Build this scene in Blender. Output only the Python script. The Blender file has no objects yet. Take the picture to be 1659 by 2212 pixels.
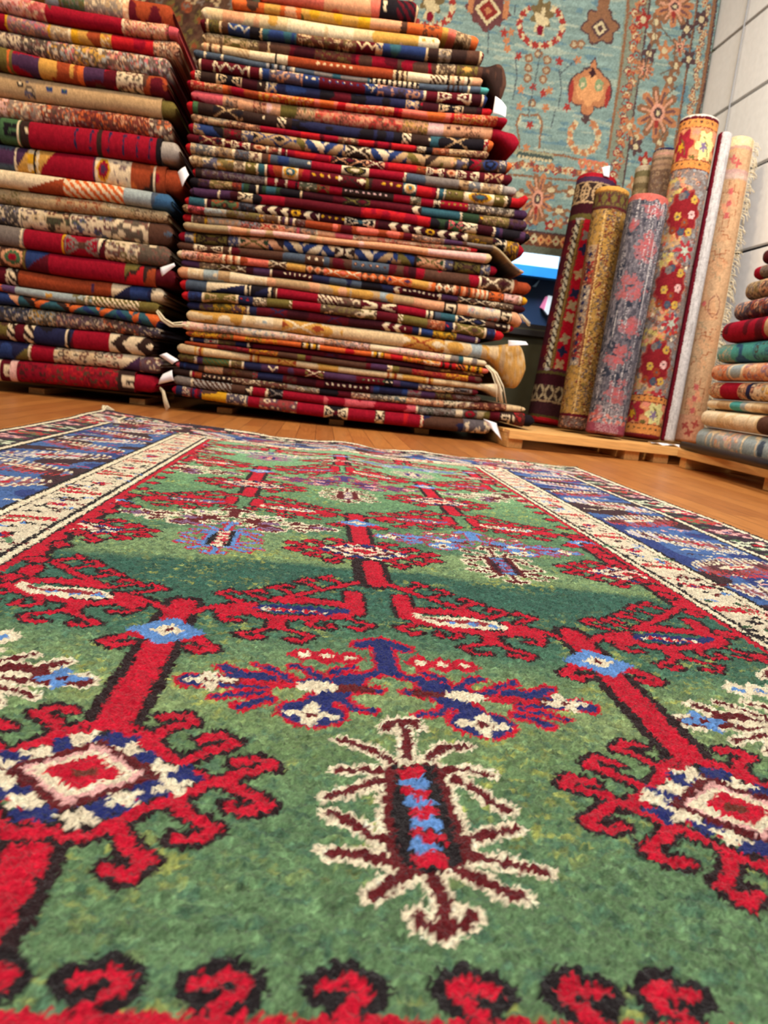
import bpy, math
import numpy as np
from mathutils import Matrix, Vector

# ------------------------------------------------------------------ camera model
W, H = 1659, 2212
F = 1600.0
PITCH, ROLL, YAW, CZ = math.radians(10.25), math.radians(6.35), math.radians(5.9), .32
_fw = np.array([math.sin(YAW)*math.cos(PITCH), math.cos(YAW)*math.cos(PITCH), -math.sin(PITCH)])
_r = np.array([math.cos(YAW), -math.sin(YAW), 0.])
_u = np.cross(_r, _fw)
_R = math.cos(ROLL)*_r + math.sin(ROLL)*_u
_U = -math.sin(ROLL)*_r + math.cos(ROLL)*_u
EYE = np.array([0, 0, CZ])

def ray(px, py):
    return _fw + _R*(px-W/2)/F - _U*(py-H/2)/F
def at(px, py, z=0.):            # measured point on a horizontal plane
    d = ray(px, py); return EYE + d*(z-CZ)/d[2]
def aty(px, py, Y):              # measured point on a plane parallel to the back wall
    d = ray(px, py); return EYE + d*Y/d[1]
def atx(px, py, X):
    d = ray(px, py); return EYE + d*X/d[0]

scene = bpy.context.scene
COL = scene.collection
cam = bpy.data.cameras.new('camera')
cam.sensor_fit = 'VERTICAL'; cam.sensor_height = 36; cam.sensor_width = 27
cam.lens = F*36/H
cam.clip_start = .02
camo = bpy.data.objects.new('camera', cam); COL.objects.link(camo)
camo.matrix_world = Matrix(((_R[0], _U[0], -_fw[0], 0), (_R[1], _U[1], -_fw[1], 0), (_R[2], _U[2], -_fw[2], CZ), (0, 0, 0, 1)))
scene.camera = camo
cam.dof.use_dof = True
cam.dof.focus_distance = .98
cam.dof.aperture_fstop = 26/2.8

scene.view_settings.view_transform = 'Standard'
scene.view_settings.look = 'None'
scene.view_settings.gamma = 1
scene.view_settings.use_curve_mapping = False
scene.view_settings.exposure = 0.0

# ------------------------------------------------------------------ helpers
rng = np.random.default_rng(7)
def lin(c):
    c = np.asarray(c, float)/255.
    return np.where(c <= .04045, c/12.92, ((c+.055)/1.055)**2.4)

PAL = {k: lin(v) for k, v in dict(
    r=(150, 18, 40), R=(188, 30, 38), m=(92, 20, 32), w=(60, 20, 28), n=(38, 40, 72), N=(30, 26, 32),
    b=(44, 62, 112), B=(60, 100, 140), S=(76, 88, 104), t=(52, 92, 104), g=(46, 66, 46), G=(70, 105, 70), o=(112, 100, 50),
    y=(206, 156, 76), Y=(214, 160, 36), c=(220, 192, 148), C=(232, 212, 176), e=(190, 158, 116), E=(176, 156, 120),
    p=(224, 164, 124), s=(222, 112, 94), O=(214, 104, 50), u=(156, 68, 38), k=(86, 58, 46), K=(54, 38, 34),
    x=(128, 118, 112), X=(168, 160, 152), v=(76, 48, 78), V=(130, 110, 140), l=(160, 174, 176), a=(84, 170, 166), i=(240, 190, 180), q=(206, 90, 100)).items()}

def vnoise(x, y, sc, seed):
    r = np.random.default_rng(seed)
    N = 256
    g = r.random((N, N))
    X = np.asarray(x)/sc; Y = np.asarray(y)/sc
    xi = np.floor(X).astype(int); yi = np.floor(Y).astype(int)
    fx = X-xi; fy = Y-yi
    fx = fx*fx*(3-2*fx); fy = fy*fy*(3-2*fy)
    a = g[yi % N, xi % N]; b = g[yi % N, (xi+1) % N]; c = g[(yi+1) % N, xi % N]; d = g[(yi+1) % N, (xi+1) % N]
    return (a*(1-fx)+b*fx)*(1-fy)+(c*(1-fx)+d*fx)*fy

def sm(a, b, x):
    t = np.clip((x-a)/(b-a), 0, 1); return t*t*(3-2*t)

class Painter:
    """colours laid over a grid of yarn knots: axis 0 = v, axis 1 = u"""
    def __init__(s, au, av, base, jit=.0012, seed=1):
        s.au, s.av = np.asarray(au, float), np.asarray(av, float)
        r = np.random.default_rng(seed)
        sh = (len(s.av), len(s.au))
        U, V = np.meshgrid(s.au, s.av)
        s.U = U + r.normal(0, jit, sh); s.V = V + r.normal(0, jit, sh)
        s.C = np.empty(sh+(3,)); s.C[:] = base
        s.clip = None
    def sl(s, u0, u1, v0, v1):
        i0, i1 = np.searchsorted(s.au, [u0, u1]); j0, j1 = np.searchsorted(s.av, [v0, v1])
        return slice(j0, j1), slice(i0, i1)
    def put(s, q, m, c):
        if s.clip is not None: m = m & s.clip[q]
        s.C[q][m] = c
    def stroke(s, pts, w, c):
        h = w/2; p = np.asarray(pts, float); M = h+.006
        for k in range(max(1, len(p)-1)):
            a = p[k]; b = p[min(k+1, len(p)-1)]
            q = s.sl(min(a[0], b[0])-M, max(a[0], b[0])+M, min(a[1], b[1])-M, max(a[1], b[1])+M)
            X = s.U[q]; Y = s.V[q]
            if X.size == 0: continue
            d = b-a; L = d@d
            t = np.clip(((X-a[0])*d[0]+(Y-a[1])*d[1])/L, 0, 1) if L > 0 else 0.
            D = (X-a[0]-t*d[0])**2+(Y-a[1]-t*d[1])**2
            s.put(q, D < h*h, c)
    def poly(s, pts, c):
        p = np.asarray(pts, float)
        q = s.sl(p[:, 0].min()-.006, p[:, 0].max()+.006, p[:, 1].min()-.006, p[:, 1].max()+.006)
        X = s.U[q]; Y = s.V[q]
        if X.size == 0: return
        m = np.zeros(X.shape, bool)
        for k in range(len(p)):
            x0, y0 = p[k-1]; x1, y1 = p[k]
            if y0 == y1: continue
            m ^= ((y0 > Y) != (y1 > Y)) & (X < (x1-x0)*(Y-y0)/(y1-y0)+x0)
        s.put(q, m, c)
    def ell(s, cu, cv, ru, rv, c, wob=0., seed=0, n=0):
        R = 1+abs(wob)
        q = s.sl(cu-ru*R-.006, cu+ru*R+.006, cv-rv*R-.006, cv+rv*R+.006)
        X = s.U[q]; Y = s.V[q]
        if X.size == 0: return
        rr = np.sqrt(((X-cu)/ru)**2+((Y-cv)/rv)**2)
        lim = 1.
        if wob:
            th = np.arctan2((Y-cv)/rv, (X-cu)/ru); lim = 1+wob*np.sin(n*th+seed)
        s.put(q, rr < lim, c)
    def dia(s, cu, cv, ru, rv, c):
        q = s.sl(cu-ru-.006, cu+ru+.006, cv-rv-.006, cv+rv+.006)
        X = s.U[q]; Y = s.V[q]
        if X.size == 0: return
        s.put(q, abs(X-cu)/ru+abs(Y-cv)/rv < 1, c)
    def rect(s, u0, u1, v0, v1, c):
        q = s.sl(u0-.006, u1+.006, v0-.006, v1+.006)
        X = s.U[q]; Y = s.V[q]
        s.put(q, (X >= u0) & (X < u1) & (Y >= v0) & (Y < v1), c)
    def finish(s, amt=.12, seed=3):
        r = np.random.default_rng(seed)
        s.C *= (1+r.normal(0, amt, s.C.shape[:2]))[..., None].clip(.4, 1.8)
        s.C *= (.86+.28*vnoise(s.U, s.V, .012, seed+5))[..., None]
        return np.clip(s.C, .003, .95)

# ------------------------------------------------------------------ materials
def mat(name, build):
    m = bpy.data.materials.new(name); m.use_nodes = True
    nt = m.node_tree; nt.nodes.clear()
    out = nt.nodes.new('ShaderNodeOutputMaterial'); b = nt.nodes.new('ShaderNodeBsdfPrincipled')
    nt.links.new(b.outputs[0], out.inputs[0])
    build(nt, b)
    return m
def nd(nt, t, **k):
    n = nt.nodes.new(t)
    for a, v in k.items(): setattr(n, a, v)
    return n
def mult(nt, col, fac, amt=1.):
    x = nd(nt, 'ShaderNodeMix', data_type='RGBA', blend_type='MULTIPLY')
    x.inputs[0].default_value = amt
    nt.links.new(col, x.inputs[6]); nt.links.new(fac, x.inputs[7])
    return x.outputs[2]
def ramp(nt, src, stops):
    r = nd(nt, 'ShaderNodeValToRGB'); e = r.color_ramp.elements
    e[0].position, e[0].color = stops[0][0], (*stops[0][1], 1)
    e[1].position, e[1].color = stops[-1][0], (*stops[-1][1], 1)
    for p, c in stops[1:-1]:
        k = e.new(p); k.color = (*c, 1)
    nt.links.new(src, r.inputs[0]); return r.outputs[0]
def noise(nt, sc, det=2., coord='Object', stretch=None):
    tc = nd(nt, 'ShaderNodeTexCoord'); n = nd(nt, 'ShaderNodeTexNoise')
    n.inputs['Scale'].default_value = sc; n.inputs['Detail'].default_value = det
    if stretch:
        mp = nd(nt, 'ShaderNodeMapping'); mp.inputs['Scale'].default_value = stretch
        nt.links.new(tc.outputs[coord], mp.inputs[0]); nt.links.new(mp.outputs[0], n.inputs[0])
    else: nt.links.new(tc.outputs[coord], n.inputs[0])
    return n.outputs[0]
def bump(nt, b, h, st, dist=.002):
    n = nd(nt, 'ShaderNodeBump'); n.inputs['Strength'].default_value = st; n.inputs['Distance'].default_value = dist
    nt.links.new(h, n.inputs['Height']); nt.links.new(n.outputs[0], b.inputs['Normal'])

def yarn(sc, bst, sheen=.15):
    def f(nt, b):
        a = nd(nt, 'ShaderNodeAttribute', attribute_name='Col')
        n = noise(nt, sc, 3)
        c = mult(nt, a.outputs['Color'], ramp(nt, n, [(.3, (.72,)*3), (.7, (1.12,)*3)]))
        nt.links.new(c, b.inputs['Base Color'])
        b.inputs['Roughness'].default_value = .95
        b.inputs['Specular IOR Level'].default_value = .08
        b.inputs['Sheen Weight'].default_value = sheen; b.inputs['Sheen Roughness'].default_value = .5
        bump(nt, b, n, bst, .003)
    return f
M_PILE = mat('wool_pile', yarn(420, .9, .08))
M_YARN = mat('wool_weave', yarn(260, .5, .0))
def flat(rgb, rough=.8, spec=.3, nsc=30, amt=.12, bst=.1, stretch=None):
    def f(nt, b):
        n = noise(nt, nsc, 4, stretch=stretch)
        c = lin(rgb)
        x = ramp(nt, n, [(.3, tuple(c*(1-amt))), (.7, tuple(np.minimum(c*(1+amt), 1)))])
        nt.links.new(x, b.inputs['Base Color'])
        b.inputs['Roughness'].default_value = rough; b.inputs['Specular IOR Level'].default_value = spec
        if bst: bump(nt, b, n, bst, .004)
    return f
M_PINE = mat('pine_wood', flat((214, 160, 92), .6, .3, 8, .16, .15, (1, 12, 12)))
M_PINE_Y = mat('pine_wood_lengthwise', flat((216, 166, 100), .6, .3, 8, .16, .15, (12, 1, 12)))
M_PAPER = mat('white_paper', flat((236, 234, 238), .7, .3, 20, .03, .0))
M_FRINGE = mat('cotton_fringe', flat((214, 200, 168), .95, .1, 200, .2, .2))
M_BLACK = mat('black_plastic', flat((22, 20, 24), .45, .4, 12, .2, .1))
M_WHITEWALL = mat('white_painted_block', flat((236, 234, 230), .75, .25, 26, .035, .35))
M_JOINT = mat('dark_joint', flat((58, 56, 60), .9, .1, 20, .1, .1))
M_DARKWALL = mat('dark_olive_paint', flat((74, 72, 52), .7, .25, 10, .12, .1))
M_GREYWALL = mat('grey_white_paint', flat((206, 206, 208), .75, .25, 10, .04, .1))
M_DARKTRIM = mat('dark_trim', flat((44, 40, 40), .5, .3, 14, .2, .1))

def link(name, me, m, parent=None, kind=None):
    o = bpy.data.objects.new(name, me); COL.objects.link(o)
    if m: me.materials.append(m)
    if parent: o.parent = parent
    if kind: o['kind'] = kind
    return o
def tag(o, label, cat, group=None, kind=None):
    o['label'] = label; o['category'] = cat
    if group: o['group'] = group
    if kind: o['kind'] = kind
    return o
def empty(name, loc):
    o = bpy.data.objects.new(name, None); COL.objects.link(o); o.location = loc; o.empty_display_size = .05
    return o

def npmesh(name, V, quads, C=None, ngons=(), smooth=True):
    me = bpy.data.meshes.new(name)
    V = np.asarray(V, np.float32).reshape(-1, 3); quads = np.asarray(quads, np.int32).reshape(-1, 4)
    ng = [list(map(int, g)) for g in ngons]
    loops = np.concatenate([quads.ravel()]+[np.array(g, np.int32) for g in ng]) if ng else quads.ravel()
    starts = list(np.arange(len(quads))*4); tot = [4]*len(quads); k = len(quads)*4
    for g in ng: starts.append(k); tot.append(len(g)); k += len(g)
    me.vertices.add(len(V)); me.vertices.foreach_set('co', V.ravel())
    me.loops.add(len(loops)); me.loops.foreach_set('vertex_index', loops.astype(np.int32))
    me.polygons.add(len(starts)); me.polygons.foreach_set('loop_start', np.array(starts, np.int32))
    me.polygons.foreach_set('loop_total', np.array(tot, np.int32))
    me.polygons.foreach_set('use_smooth', np.full(len(starts), smooth))
    me.update(calc_edges=True)
    if C is not None:
        at_ = me.color_attributes.new('Col', 'FLOAT_COLOR', 'POINT')
        c = np.ones((len(V), 4), np.float32); c[:, :3] = np.asarray(C, np.float32).reshape(-1, 3)
        at_.data.foreach_set('color', c.ravel())
    me.validate()
    return me
def gridq(ny, nx, off=0, wrap=False):
    j, i = np.meshgrid(np.arange(ny if wrap else ny-1), np.arange(nx-1), indexing='ij')
    j2 = (j+1) % ny
    return (np.stack([j*nx+i, j*nx+i+1, j2*nx+i+1, j2*nx+i], -1)+off).reshape(-1, 4)

class MB:
    """collects boxes and tubes into one mesh"""
    def __init__(s): s.v = []; s.f = []
    def box(s, x0, x1, y0, y1, z0, z1):
        b = len(s.v)
        s.v += [(x0, y0, z0), (x1, y0, z0), (x1, y1, z0), (x0, y1, z0), (x0, y0, z1), (x1, y0, z1), (x1, y1, z1), (x0, y1, z1)]
        s.f += [tuple(b+i for i in q) for q in ((3, 2, 1, 0), (4, 5, 6, 7), (0, 1, 5, 4), (1, 2, 6, 5), (2, 3, 7, 6), (3, 0, 4, 7))]
        return s
    def tube(s, pts, r, n=6):
        pts = [Vector(p) for p in pts]; b = len(s.v)
        rad = r if hasattr(r, '__len__') else [r]*len(pts)
        for k, p in enumerate(pts):
            d = (pts[min(k+1, len(pts)-1)]-pts[max(k-1, 0)]).normalized()
            a = d.cross(Vector((.3, .2, .93))).normalized(); c = d.cross(a)
            for q in range(n):
                t = 2*math.pi*q/n; s.v.append(tuple(p+(a*math.cos(t)+c*math.sin(t))*rad[k]))
        for k in range(len(pts)-1):
            for q in range(n):
                s.f.append((b+k*n+q, b+k*n+(q+1) % n, b+(k+1)*n+(q+1) % n, b+(k+1)*n+q))
        s.f.append(tuple(b+q for q in range(n))[::-1]); s.f.append(tuple(b+(len(pts)-1)*n+q for q in range(n)))
        return s
    def card(s, grid, th=.0008):
        """a bent sheet with thickness from a grid (list of rows of points)"""
        g = np.array(grid, float); ny, nx = g.shape[:2]; b = len(s.v)
        n = np.cross(g[-1, 0]-g[0, 0], g[0, -1]-g[0, 0]); n = n/np.linalg.norm(n)*th
        for lay in (g, g+n):
            s.v += [tuple(p) for p in lay.reshape(-1, 3)]
        N = ny*nx
        for q in gridq(ny, nx): s.f.append(tuple(int(i)+b for i in q)); s.f.append(tuple(int(i)+b+N for i in q[::-1]))
        ring = [i for i in range(nx)]+[j*nx+nx-1 for j in range(1, ny)]+[(ny-1)*nx+i for i in range(nx-2, -1, -1)]+[j*nx for j in range(ny-2, 0, -1)]
        for k in range(len(ring)):
            a, c = ring[k], ring[(k+1) % len(ring)]; s.f.append((b+a, b+a+N, b+c+N, b+c))
        return s
    def build(s, name, m, parent=None, bevel=0, smooth=False):
        me = bpy.data.meshes.new(name); me.from_pydata(s.v, [], s.f); me.update()
        if smooth: me.polygons.foreach_set('use_smooth', [True]*len(me.polygons))
        o = link(name, me, m, parent)
        if bevel:
            md = o.modifiers.new('bevel', 'BEVEL'); md.width = bevel; md.segments = 2
        return o
# ------------------------------------------------------------------ the big green rug on the floor
RT = .012                                     # pile height
P2 = lambda px, py: at(px, py, RT)[:2]
cA = lambda pts: np.array([P2(x/2.37, 1500+y/2.37) for x, y in pts])
cB = lambda pts: np.array([P2(550+x/2.37, 1500+y/2.37) for x, y in pts])
cD = lambda pts: np.array([P2(x/2.37, 1160+y/2.37) for x, y in pts])
cE = lambda pts: np.array([P2(380+x/2.37, 1200+y/2.37) for x, y in pts])
H0 = P2(185, 1660)

XL, XR, YE = -1.035, 1.195, 3.70
FXL, FXR, FY0, FY1 = -.395, .628, .3095, 3.12          # green field
def axis(segs):
    o = [np.arange(a, b, d) for a, b, d in segs]
    return np.concatenate(o+[[segs[-1][1]]])
ax = axis([(XL, -.62, .0042), (-.62, .80, .0022), (.80, XR, .0042)])
ay = axis([(-.42, .26, .008), (.26, 1.35, .002), (1.35, 2.1, .0034), (2.1, YE, .0055)])
RED, DK, GRN = lin((196, 22, 48)), lin((44, 28, 30)), lin((96, 136, 98))
MAR, CRM, NAV, LBL = lin((100, 28, 32)), lin((240, 224, 192)), lin((40, 48, 108)), lin((98, 144, 206))
PIN, PUR, BLK = lin((236, 176, 170)), lin((136, 104, 140)), lin((36, 30, 32))
rp = Painter(ax, ay, GRN, .0011, 11)
rp.U += (vnoise(rp.U, rp.V, .006, 21)-.5)*.0030; rp.V += (vnoise(rp.U, rp.V, .006, 22)-.5)*.0030
# abrash: the dye lots of the green, far end painted lighter for pile sheen
U, V = rp.U, rp.V
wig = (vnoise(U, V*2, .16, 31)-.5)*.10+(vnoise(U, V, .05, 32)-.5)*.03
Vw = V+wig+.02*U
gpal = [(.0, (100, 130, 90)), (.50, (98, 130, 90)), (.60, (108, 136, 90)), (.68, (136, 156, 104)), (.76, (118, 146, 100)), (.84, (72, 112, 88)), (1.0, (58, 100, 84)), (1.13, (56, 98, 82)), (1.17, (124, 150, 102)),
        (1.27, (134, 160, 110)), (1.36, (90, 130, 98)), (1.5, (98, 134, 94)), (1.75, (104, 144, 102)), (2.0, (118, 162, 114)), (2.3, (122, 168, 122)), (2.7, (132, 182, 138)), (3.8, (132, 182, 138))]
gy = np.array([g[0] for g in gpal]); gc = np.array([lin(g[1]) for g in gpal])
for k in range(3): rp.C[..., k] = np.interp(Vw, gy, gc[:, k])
n1 = vnoise(U*1.0, V*3, .02, 33)
f = sm(.60, .85, vnoise(U, V*1.6, .008, 36))*sm(.40, .75, vnoise(U, V*1.5, .09, 34))
rp.C = rp.C*(1-.7*f[..., None])+lin((172, 174, 84))*.7*f[..., None]
f = sm(.55, .85, vnoise(U, V*1.3, .0065, 35))
rp.C = rp.C*(1-.5*f[..., None])+lin((60, 104, 92))*.45*f[..., None]
f = sm(.6, .9, vnoise(U, V*1.3, .005, 37))
rp.C = rp.C*(1+.55*f[..., None])
f = sm(.58, .9, vnoise(U, V*1.2, .0045, 38))
rp.C = rp.C*(1-.38*f[..., None])
rp.clip = (U > FXL) & (U < FXR) & (V > FY0) & (V < FY1)

def mir(p): return np.asarray(p)*np.array([-1, 1])
def sym(l): return l+[(mir(p), w) for p, w in l]

# --- flower head, traced on its right half
ring = cA([(620, 130), (720, 165), (815, 250), (920, 345), (1000, 395), (1090, 430), (1000, 470), (880, 515), (700, 590), (560, 655), (440, 700), (330, 700)])-H0
hook = [cA(q)-H0 for q in (
    [(790, 205), (870, 155), (1000, 130), (940, 92), (840, 98)],
    [(950, 325), (1080, 275), (1205, 240), (1140, 190), (1030, 215)],
    [(1080, 430), (1230, 385), (1400, 355), (1340, 312), (1220, 330)],
    [(1150, 430), (1230, 465), (1300, 505), (1370, 545), (1270, 580), (1180, 553)],
    [(900, 525), (960, 590), (1030, 625), (1100, 665), (1010, 718), (900, 712)],
    [(600, 645), (650, 720), (690, 775), (770, 825), (650, 915), (560, 860)])]
head_red = sym([(ring, .0098)]+[(h, .0104) for h in hook])
dcorn = np.array([[0, .118], [.155, .0], [0, -.118], [-.155, 0]])
rt = cA([(1060, 425)])[0]-H0; tp = cA([(600, 140)])[0]-H0; bt = cA([(300, 700)])[0]-H0
dcorn = np.array([[.0, tp[1]+.004], [rt[0], .006], [0, bt[1]-.002], [-rt[0], .006]])
cream_cells = cA([(440, 212), (660, 268), (820, 360), (890, 450), (640, 510), (415, 610), (140, 520), (40, 412), (225, 282), (-10, 330)])-H0
navy_cells = cA([(600, 212), (735, 312), (920, 390), (780, 465), (545, 560), (205, 575), (90, 470), (110, 305), (355, 245), (-60, 400)])-H0
# --- trunk and joint diamond
trunk = np.array([[.0, .09], [0, .405]])
D0 = P2(350, 1357)-H0; D0[0] = 0
dlist = cD([(740, 455), (620, 492), (500, 520), (560, 545), (640, 530)])-H0
dlist[:, 0] -= .0
dhook = dlist-np.array([P2(350, 1357)-H0])*[1, 0]
# --- leaf to the right of the joint
o = P2(350, 1357)[0]-H0[0]
def lE(p): 
    q = cE(p)-H0; q[:, 0] += 0; return q
leaf_red = [(lE([(-20, 360), (0, 322), (60, 290), (180, 258), (300, 246), (400, 240)]), .017),
    (lE([(250, 276), (330, 268), (390, 262)]), .03), (lE([(530, 222), (640, 224), (760, 234), (890, 252)]), .030),
    (lE([(330, 278), (440, 302), (560, 312), (700, 314), (860, 302), (910, 285)]), .022),
    (lE([(540, 212), (640, 195), (760, 170), (880, 145), (940, 130)]), .017),
    (lE([(905, 190), (918, 285)]), .031),
    (lE([(470, 225), (400, 200), (360, 181), (430, 170), (460, 188)]), .013), (lE([(330, 228), (270, 207), (215, 186), (290, 174), (330, 190)]), .013),
    (lE([(610, 195), (540, 166), (480, 160), (560, 144), (590, 155)]), .013), (lE([(745, 168), (690, 145), (620, 131), (680, 114), (705, 124)]), .013),
    (lE([(860, 148), (810, 125), (740, 111), (790, 101)]), .013),
    (lE([(522, 312), (512, 352)]), .026), (lE([(500, 355), (420, 380), (320, 390), (365, 413), (440, 408)]), .013), (lE([(530, 356), (620, 385), (700, 405), (640, 432), (570, 418)]), .013),
    (lE([(320, 292), (225, 300), (255, 325), (330, 328)]), .014), (lE([(720, 320), (680, 345), (720, 365), (800, 366), (790, 346)]), .013), (lE([(870, 312), (930, 332), (1000, 350), (935, 374), (890, 360)]), .013)]
leaf_core = lE([(390, 262), (450, 244), (560, 248), (700, 258), (800, 272), (880, 264), (892, 284), (780, 300), (640, 294), (500, 284)])
leaf_dots = lE([(470, 266), (530, 270), (585, 275), (640, 279), (695, 283), (750, 288)])
top_trunk = np.array([[.25, .60], [.25, .72]])

def paint_cell(cx, cy, ys, core):
    T = lambda p: np.asarray(p)*np.array([1, ys])+np.array([cx, cy])
    lv = [(p, w*(.64 if w < .02 else .8)) for p, w in leaf_red]; lv += [(mir(p), w) for p, w in lv]
    dh = [(dhook, .0115), (mir(dhook), .0115)]
    ty0 = lE([(960, 138)])[0][1]; tt = [(np.array([[s*.25, ty0], [s*.25, .69]]), .030) for s in (-1, 1)]
    allr = lv+dh+head_red
    for p, w in allr: rp.stroke(T(p), w+.0105, DK)
    for p, w in [(trunk, .031)]+tt: rp.stroke(T(p), w+.022, DK)
    for p, w in [(trunk, .031)]+tt+allr: rp.stroke(T(p), w, RED)
    # leaf cores: cream on the left leaf, navy with dots on the right one
    cr = mir(leaf_core); c0 = cr.mean(0)
    rp.poly(T(c0+(cr-c0)*[1.0, 1.25]), CRM); rp.poly(T(c0+(cr-c0)*[.80, .45]), lin((150, 50, 56)))
    for q in mir(leaf_dots)[::2]: rp.ell(*T(q), .008, .006*ys, LBL)
    rp.poly(T(leaf_core), core)
    for q in leaf_dots: rp.ell(*T(q), .0075, .0055*ys, CRM)
    for q in (leaf_dots[1:]+leaf_dots[:-1])/2: rp.ell(*T(q), .006, .005*ys, RED)
    # joint
    d = T(np.array([0, D0[1]]))
    rp.poly([d+[-.034, .012], d+[.034, .012], d+[.05, -.03], d+[-.05, -.03]], RED)
    rp.dia(d[0], d[1]-.002, .046, .044*ys, LBL); rp.dia(d[0], d[1], .021, .018*ys, CRM); rp.dia(d[0], d[1], .007, .007*ys, MAR)
    # flower head checks
    rp.poly(T(dcorn), RED); rp.poly(T(dcorn*.88), BLK)
    for q in navy_cells: rp.ell(*T(q), .0150, .0120*ys, NAV, .25, q[0]*50, 4)
    for q in cream_cells: rp.ell(*T(q), .0118, .0098*ys, CRM, .40, q[1]*70, 4)
    rp.dia(*T((0, 0)), .058, .050*ys, MAR); rp.dia(*T((0, 0)), .050, .042*ys, BLK*.5+MAR*.7); rp.dia(*T((0, 0)), .045, .040*ys, PIN); rp.dia(*T((0, 0)), .040, .033*ys, CRM)
    rp.dia(*T((0, 0)), .029, .024*ys, RED); rp.ell(*T((0, 0)), .010, .006*ys, lin((110, 52, 40)))

# --- beetle
B0 = P2(550+830/2.37, 1500+620/2.37)
bl = lambda p: cB(p)-B0
beetle_legs = [bl(p) for p in (
    [(775, 330), (772, 190), (742, 132)], [(742, 132), (690, 142), (668, 182)], [(742, 132), (810, 138), (832, 175)],
    [(690, 345), (585, 275), (500, 255), (440, 232)], [(700, 395), (580, 385), (432, 386)], [(640, 440), (520, 480), (372, 524)],
    [(880, 335), (960, 272), (1070, 262)], [(930, 385), (1080, 388), (1190, 410)], [(1020, 425), (1130, 492), (1200, 550), (1280, 590)],
    [(650, 750), (560, 700), (460, 640), (380, 612)], [(710, 845), (560, 830), (430, 812), (362, 810)], [(800, 900), (720, 950), (600, 1032)],
    [(1050, 760), (1150, 722), (1320, 690)], [(1080, 830), (1250, 852), (1400, 890), (1475, 908)], [(1000, 890), (1150, 952), (1280, 1020), (1368, 1035)],
    [(900, 910), (955, 1060), (965, 1225)], [(960, 1205), (865, 1190), (832, 1135)], [(960, 1205), (1075, 1180), (1098, 1130)])]
beetle_body = bl([(735, 375), (900, 365), (960, 560), (1045, 850), (905, 915), (755, 875), (700, 600)])
fl_l, fl_r = bl([(690, 400), (690, 600), (715, 855)]), bl([(930, 385), (985, 600), (1065, 835)])
beetle_core = bl([(800, 405), (812, 460), (825, 515), (842, 562), (860, 612), (873, 665), (886, 738), (875, 792), (885, 850)])
def paint_beetle(cx, cy, ys, xs, outer, leg, body, c1, c2):
    T = lambda p: np.asarray(p)*np.array([xs, ys])+np.array([cx, cy])
    for p in beetle_legs: rp.stroke(T(p), .0182, outer)
    for p in (fl_l, fl_r): rp.stroke(T(p), .022, outer)
    for p in beetle_legs: rp.stroke(T(p), .0092, leg)
    for p in (fl_l, fl_r): rp.stroke(T(p), .012, leg)
    rp.poly(T(beetle_body*[1.25, 1.05]), leg); rp.poly(T(beetle_body*[1.08, 1]), body)
    for i, q in enumerate(beetle_core):
        c = c1 if i % 2 == 0 else c2
        rp.rect(*(T(q)[0]+np.array([-.0115, .0115])), *(T(q)[1]+np.array([-.0072, .0072])*ys), c)
        rp.ell(T(q)[0]+.007*(1 if i % 4 < 2 else -1), T(q)[1]+.008*ys, .005, .0045, c)
    for i, q in enumerate(beetle_core):
        for s in (-.0115, .0115): rp.ell(T(q)[0]+s, T(q)[1]+.009*ys, .0034, .0034, body)
# --- the paired leaf-tree below each joint
W0 = np.array([.100, P2(829, 1453)[1]])
bw = lambda p: cE(p)-W0
bat_in = [(bw([(1040, 440), (1052, 520), (1068, 590)]), .016), (bw([(950, 462), (1000, 448), (1040, 440)]), .020),
    (bw([(1060, 600), (900, 622), (780, 642), (600, 655), (440, 655), (330, 605), (245, 570)]), .013),
    (bw([(430, 652), (300, 645), (150, 640), (75, 636)]), .026), (bw([(340, 640), (430, 640)]), .04), (bw([(900, 640), (850, 690), (740, 740), (690, 800)]), .026),
    (bw([(640, 800), (690, 822), (750, 812)]), .042), (bw([(450, 700), (330, 710), (205, 722)]), .007), (bw([(480, 735), (400, 750), (330, 772)]), .010),
    (bw([(600, 640), (500, 590), (420, 560)]), .008), (bw([(760, 640), (660, 580), (600, 565)]), .009), (bw([(900, 622), (800, 600), (900, 575)]), .008), (bw([(1030, 690), (900, 690), (840, 690)]), .012), (bw([(1010, 800), (900, 780), (860, 740)]), .008)]
bat_mid = bw([(720, 672)])[0]; bat_tip = bw([(175, 636)])[0]; bat_low = bw([(690, 812)])[0]
bat_fl = bw([(655, 508), (775, 518), (893, 526)])
def paint_bat(cx, cy, ys, outer, inner, acc):
    T = lambda p: np.asarray(p)*np.array([1, ys])+np.array([cx, cy])
    L = bat_in+[(mir(p), w) for p, w in bat_in]
    for p, w in L: rp.stroke(T(p), w*.95+.0105, outer)
    for p, w in L: rp.stroke(T(p), w*.95, inner)
    for s in (1, -1):
        f = lambda q: T(q*np.array([s, 1]))
        rp.stroke([f(bat_mid+[-.10, 0]), f(bat_mid+[.05, .0])], .016, MAR); rp.stroke([f(bat_mid+[-.07, .0]), f(bat_mid+[-.02, 0])], .014, outer)
        rp.ell(*f(bat_mid), .021, .013*ys, acc); rp.ell(*f(bat_tip), .018, .016*ys, acc, .4, 1, 4); rp.ell(*f(bat_tip), .005, .005, MAR)
        rp.ell(*f(bat_low), .019, .016*ys, acc, .4, 2, 4); rp.ell(*f(bat_low), .007, .005, MAR)
        for q in bat_fl: rp.dia(*f(q), .020, .024*ys, outer); rp.ell(*f(q), .007, .006*ys, acc)

rows = [(.515, 1.0, (-.146, .363)), (1.281, .83, (.104, .604, -.396)), (1.918, .85, (-.150, .338)), (2.566, .85, (.095, .575, -.40))]
bdy, ddy = B0[1]-.515, W0[1]-.515
GREYB = lin((96, 104, 150))
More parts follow.
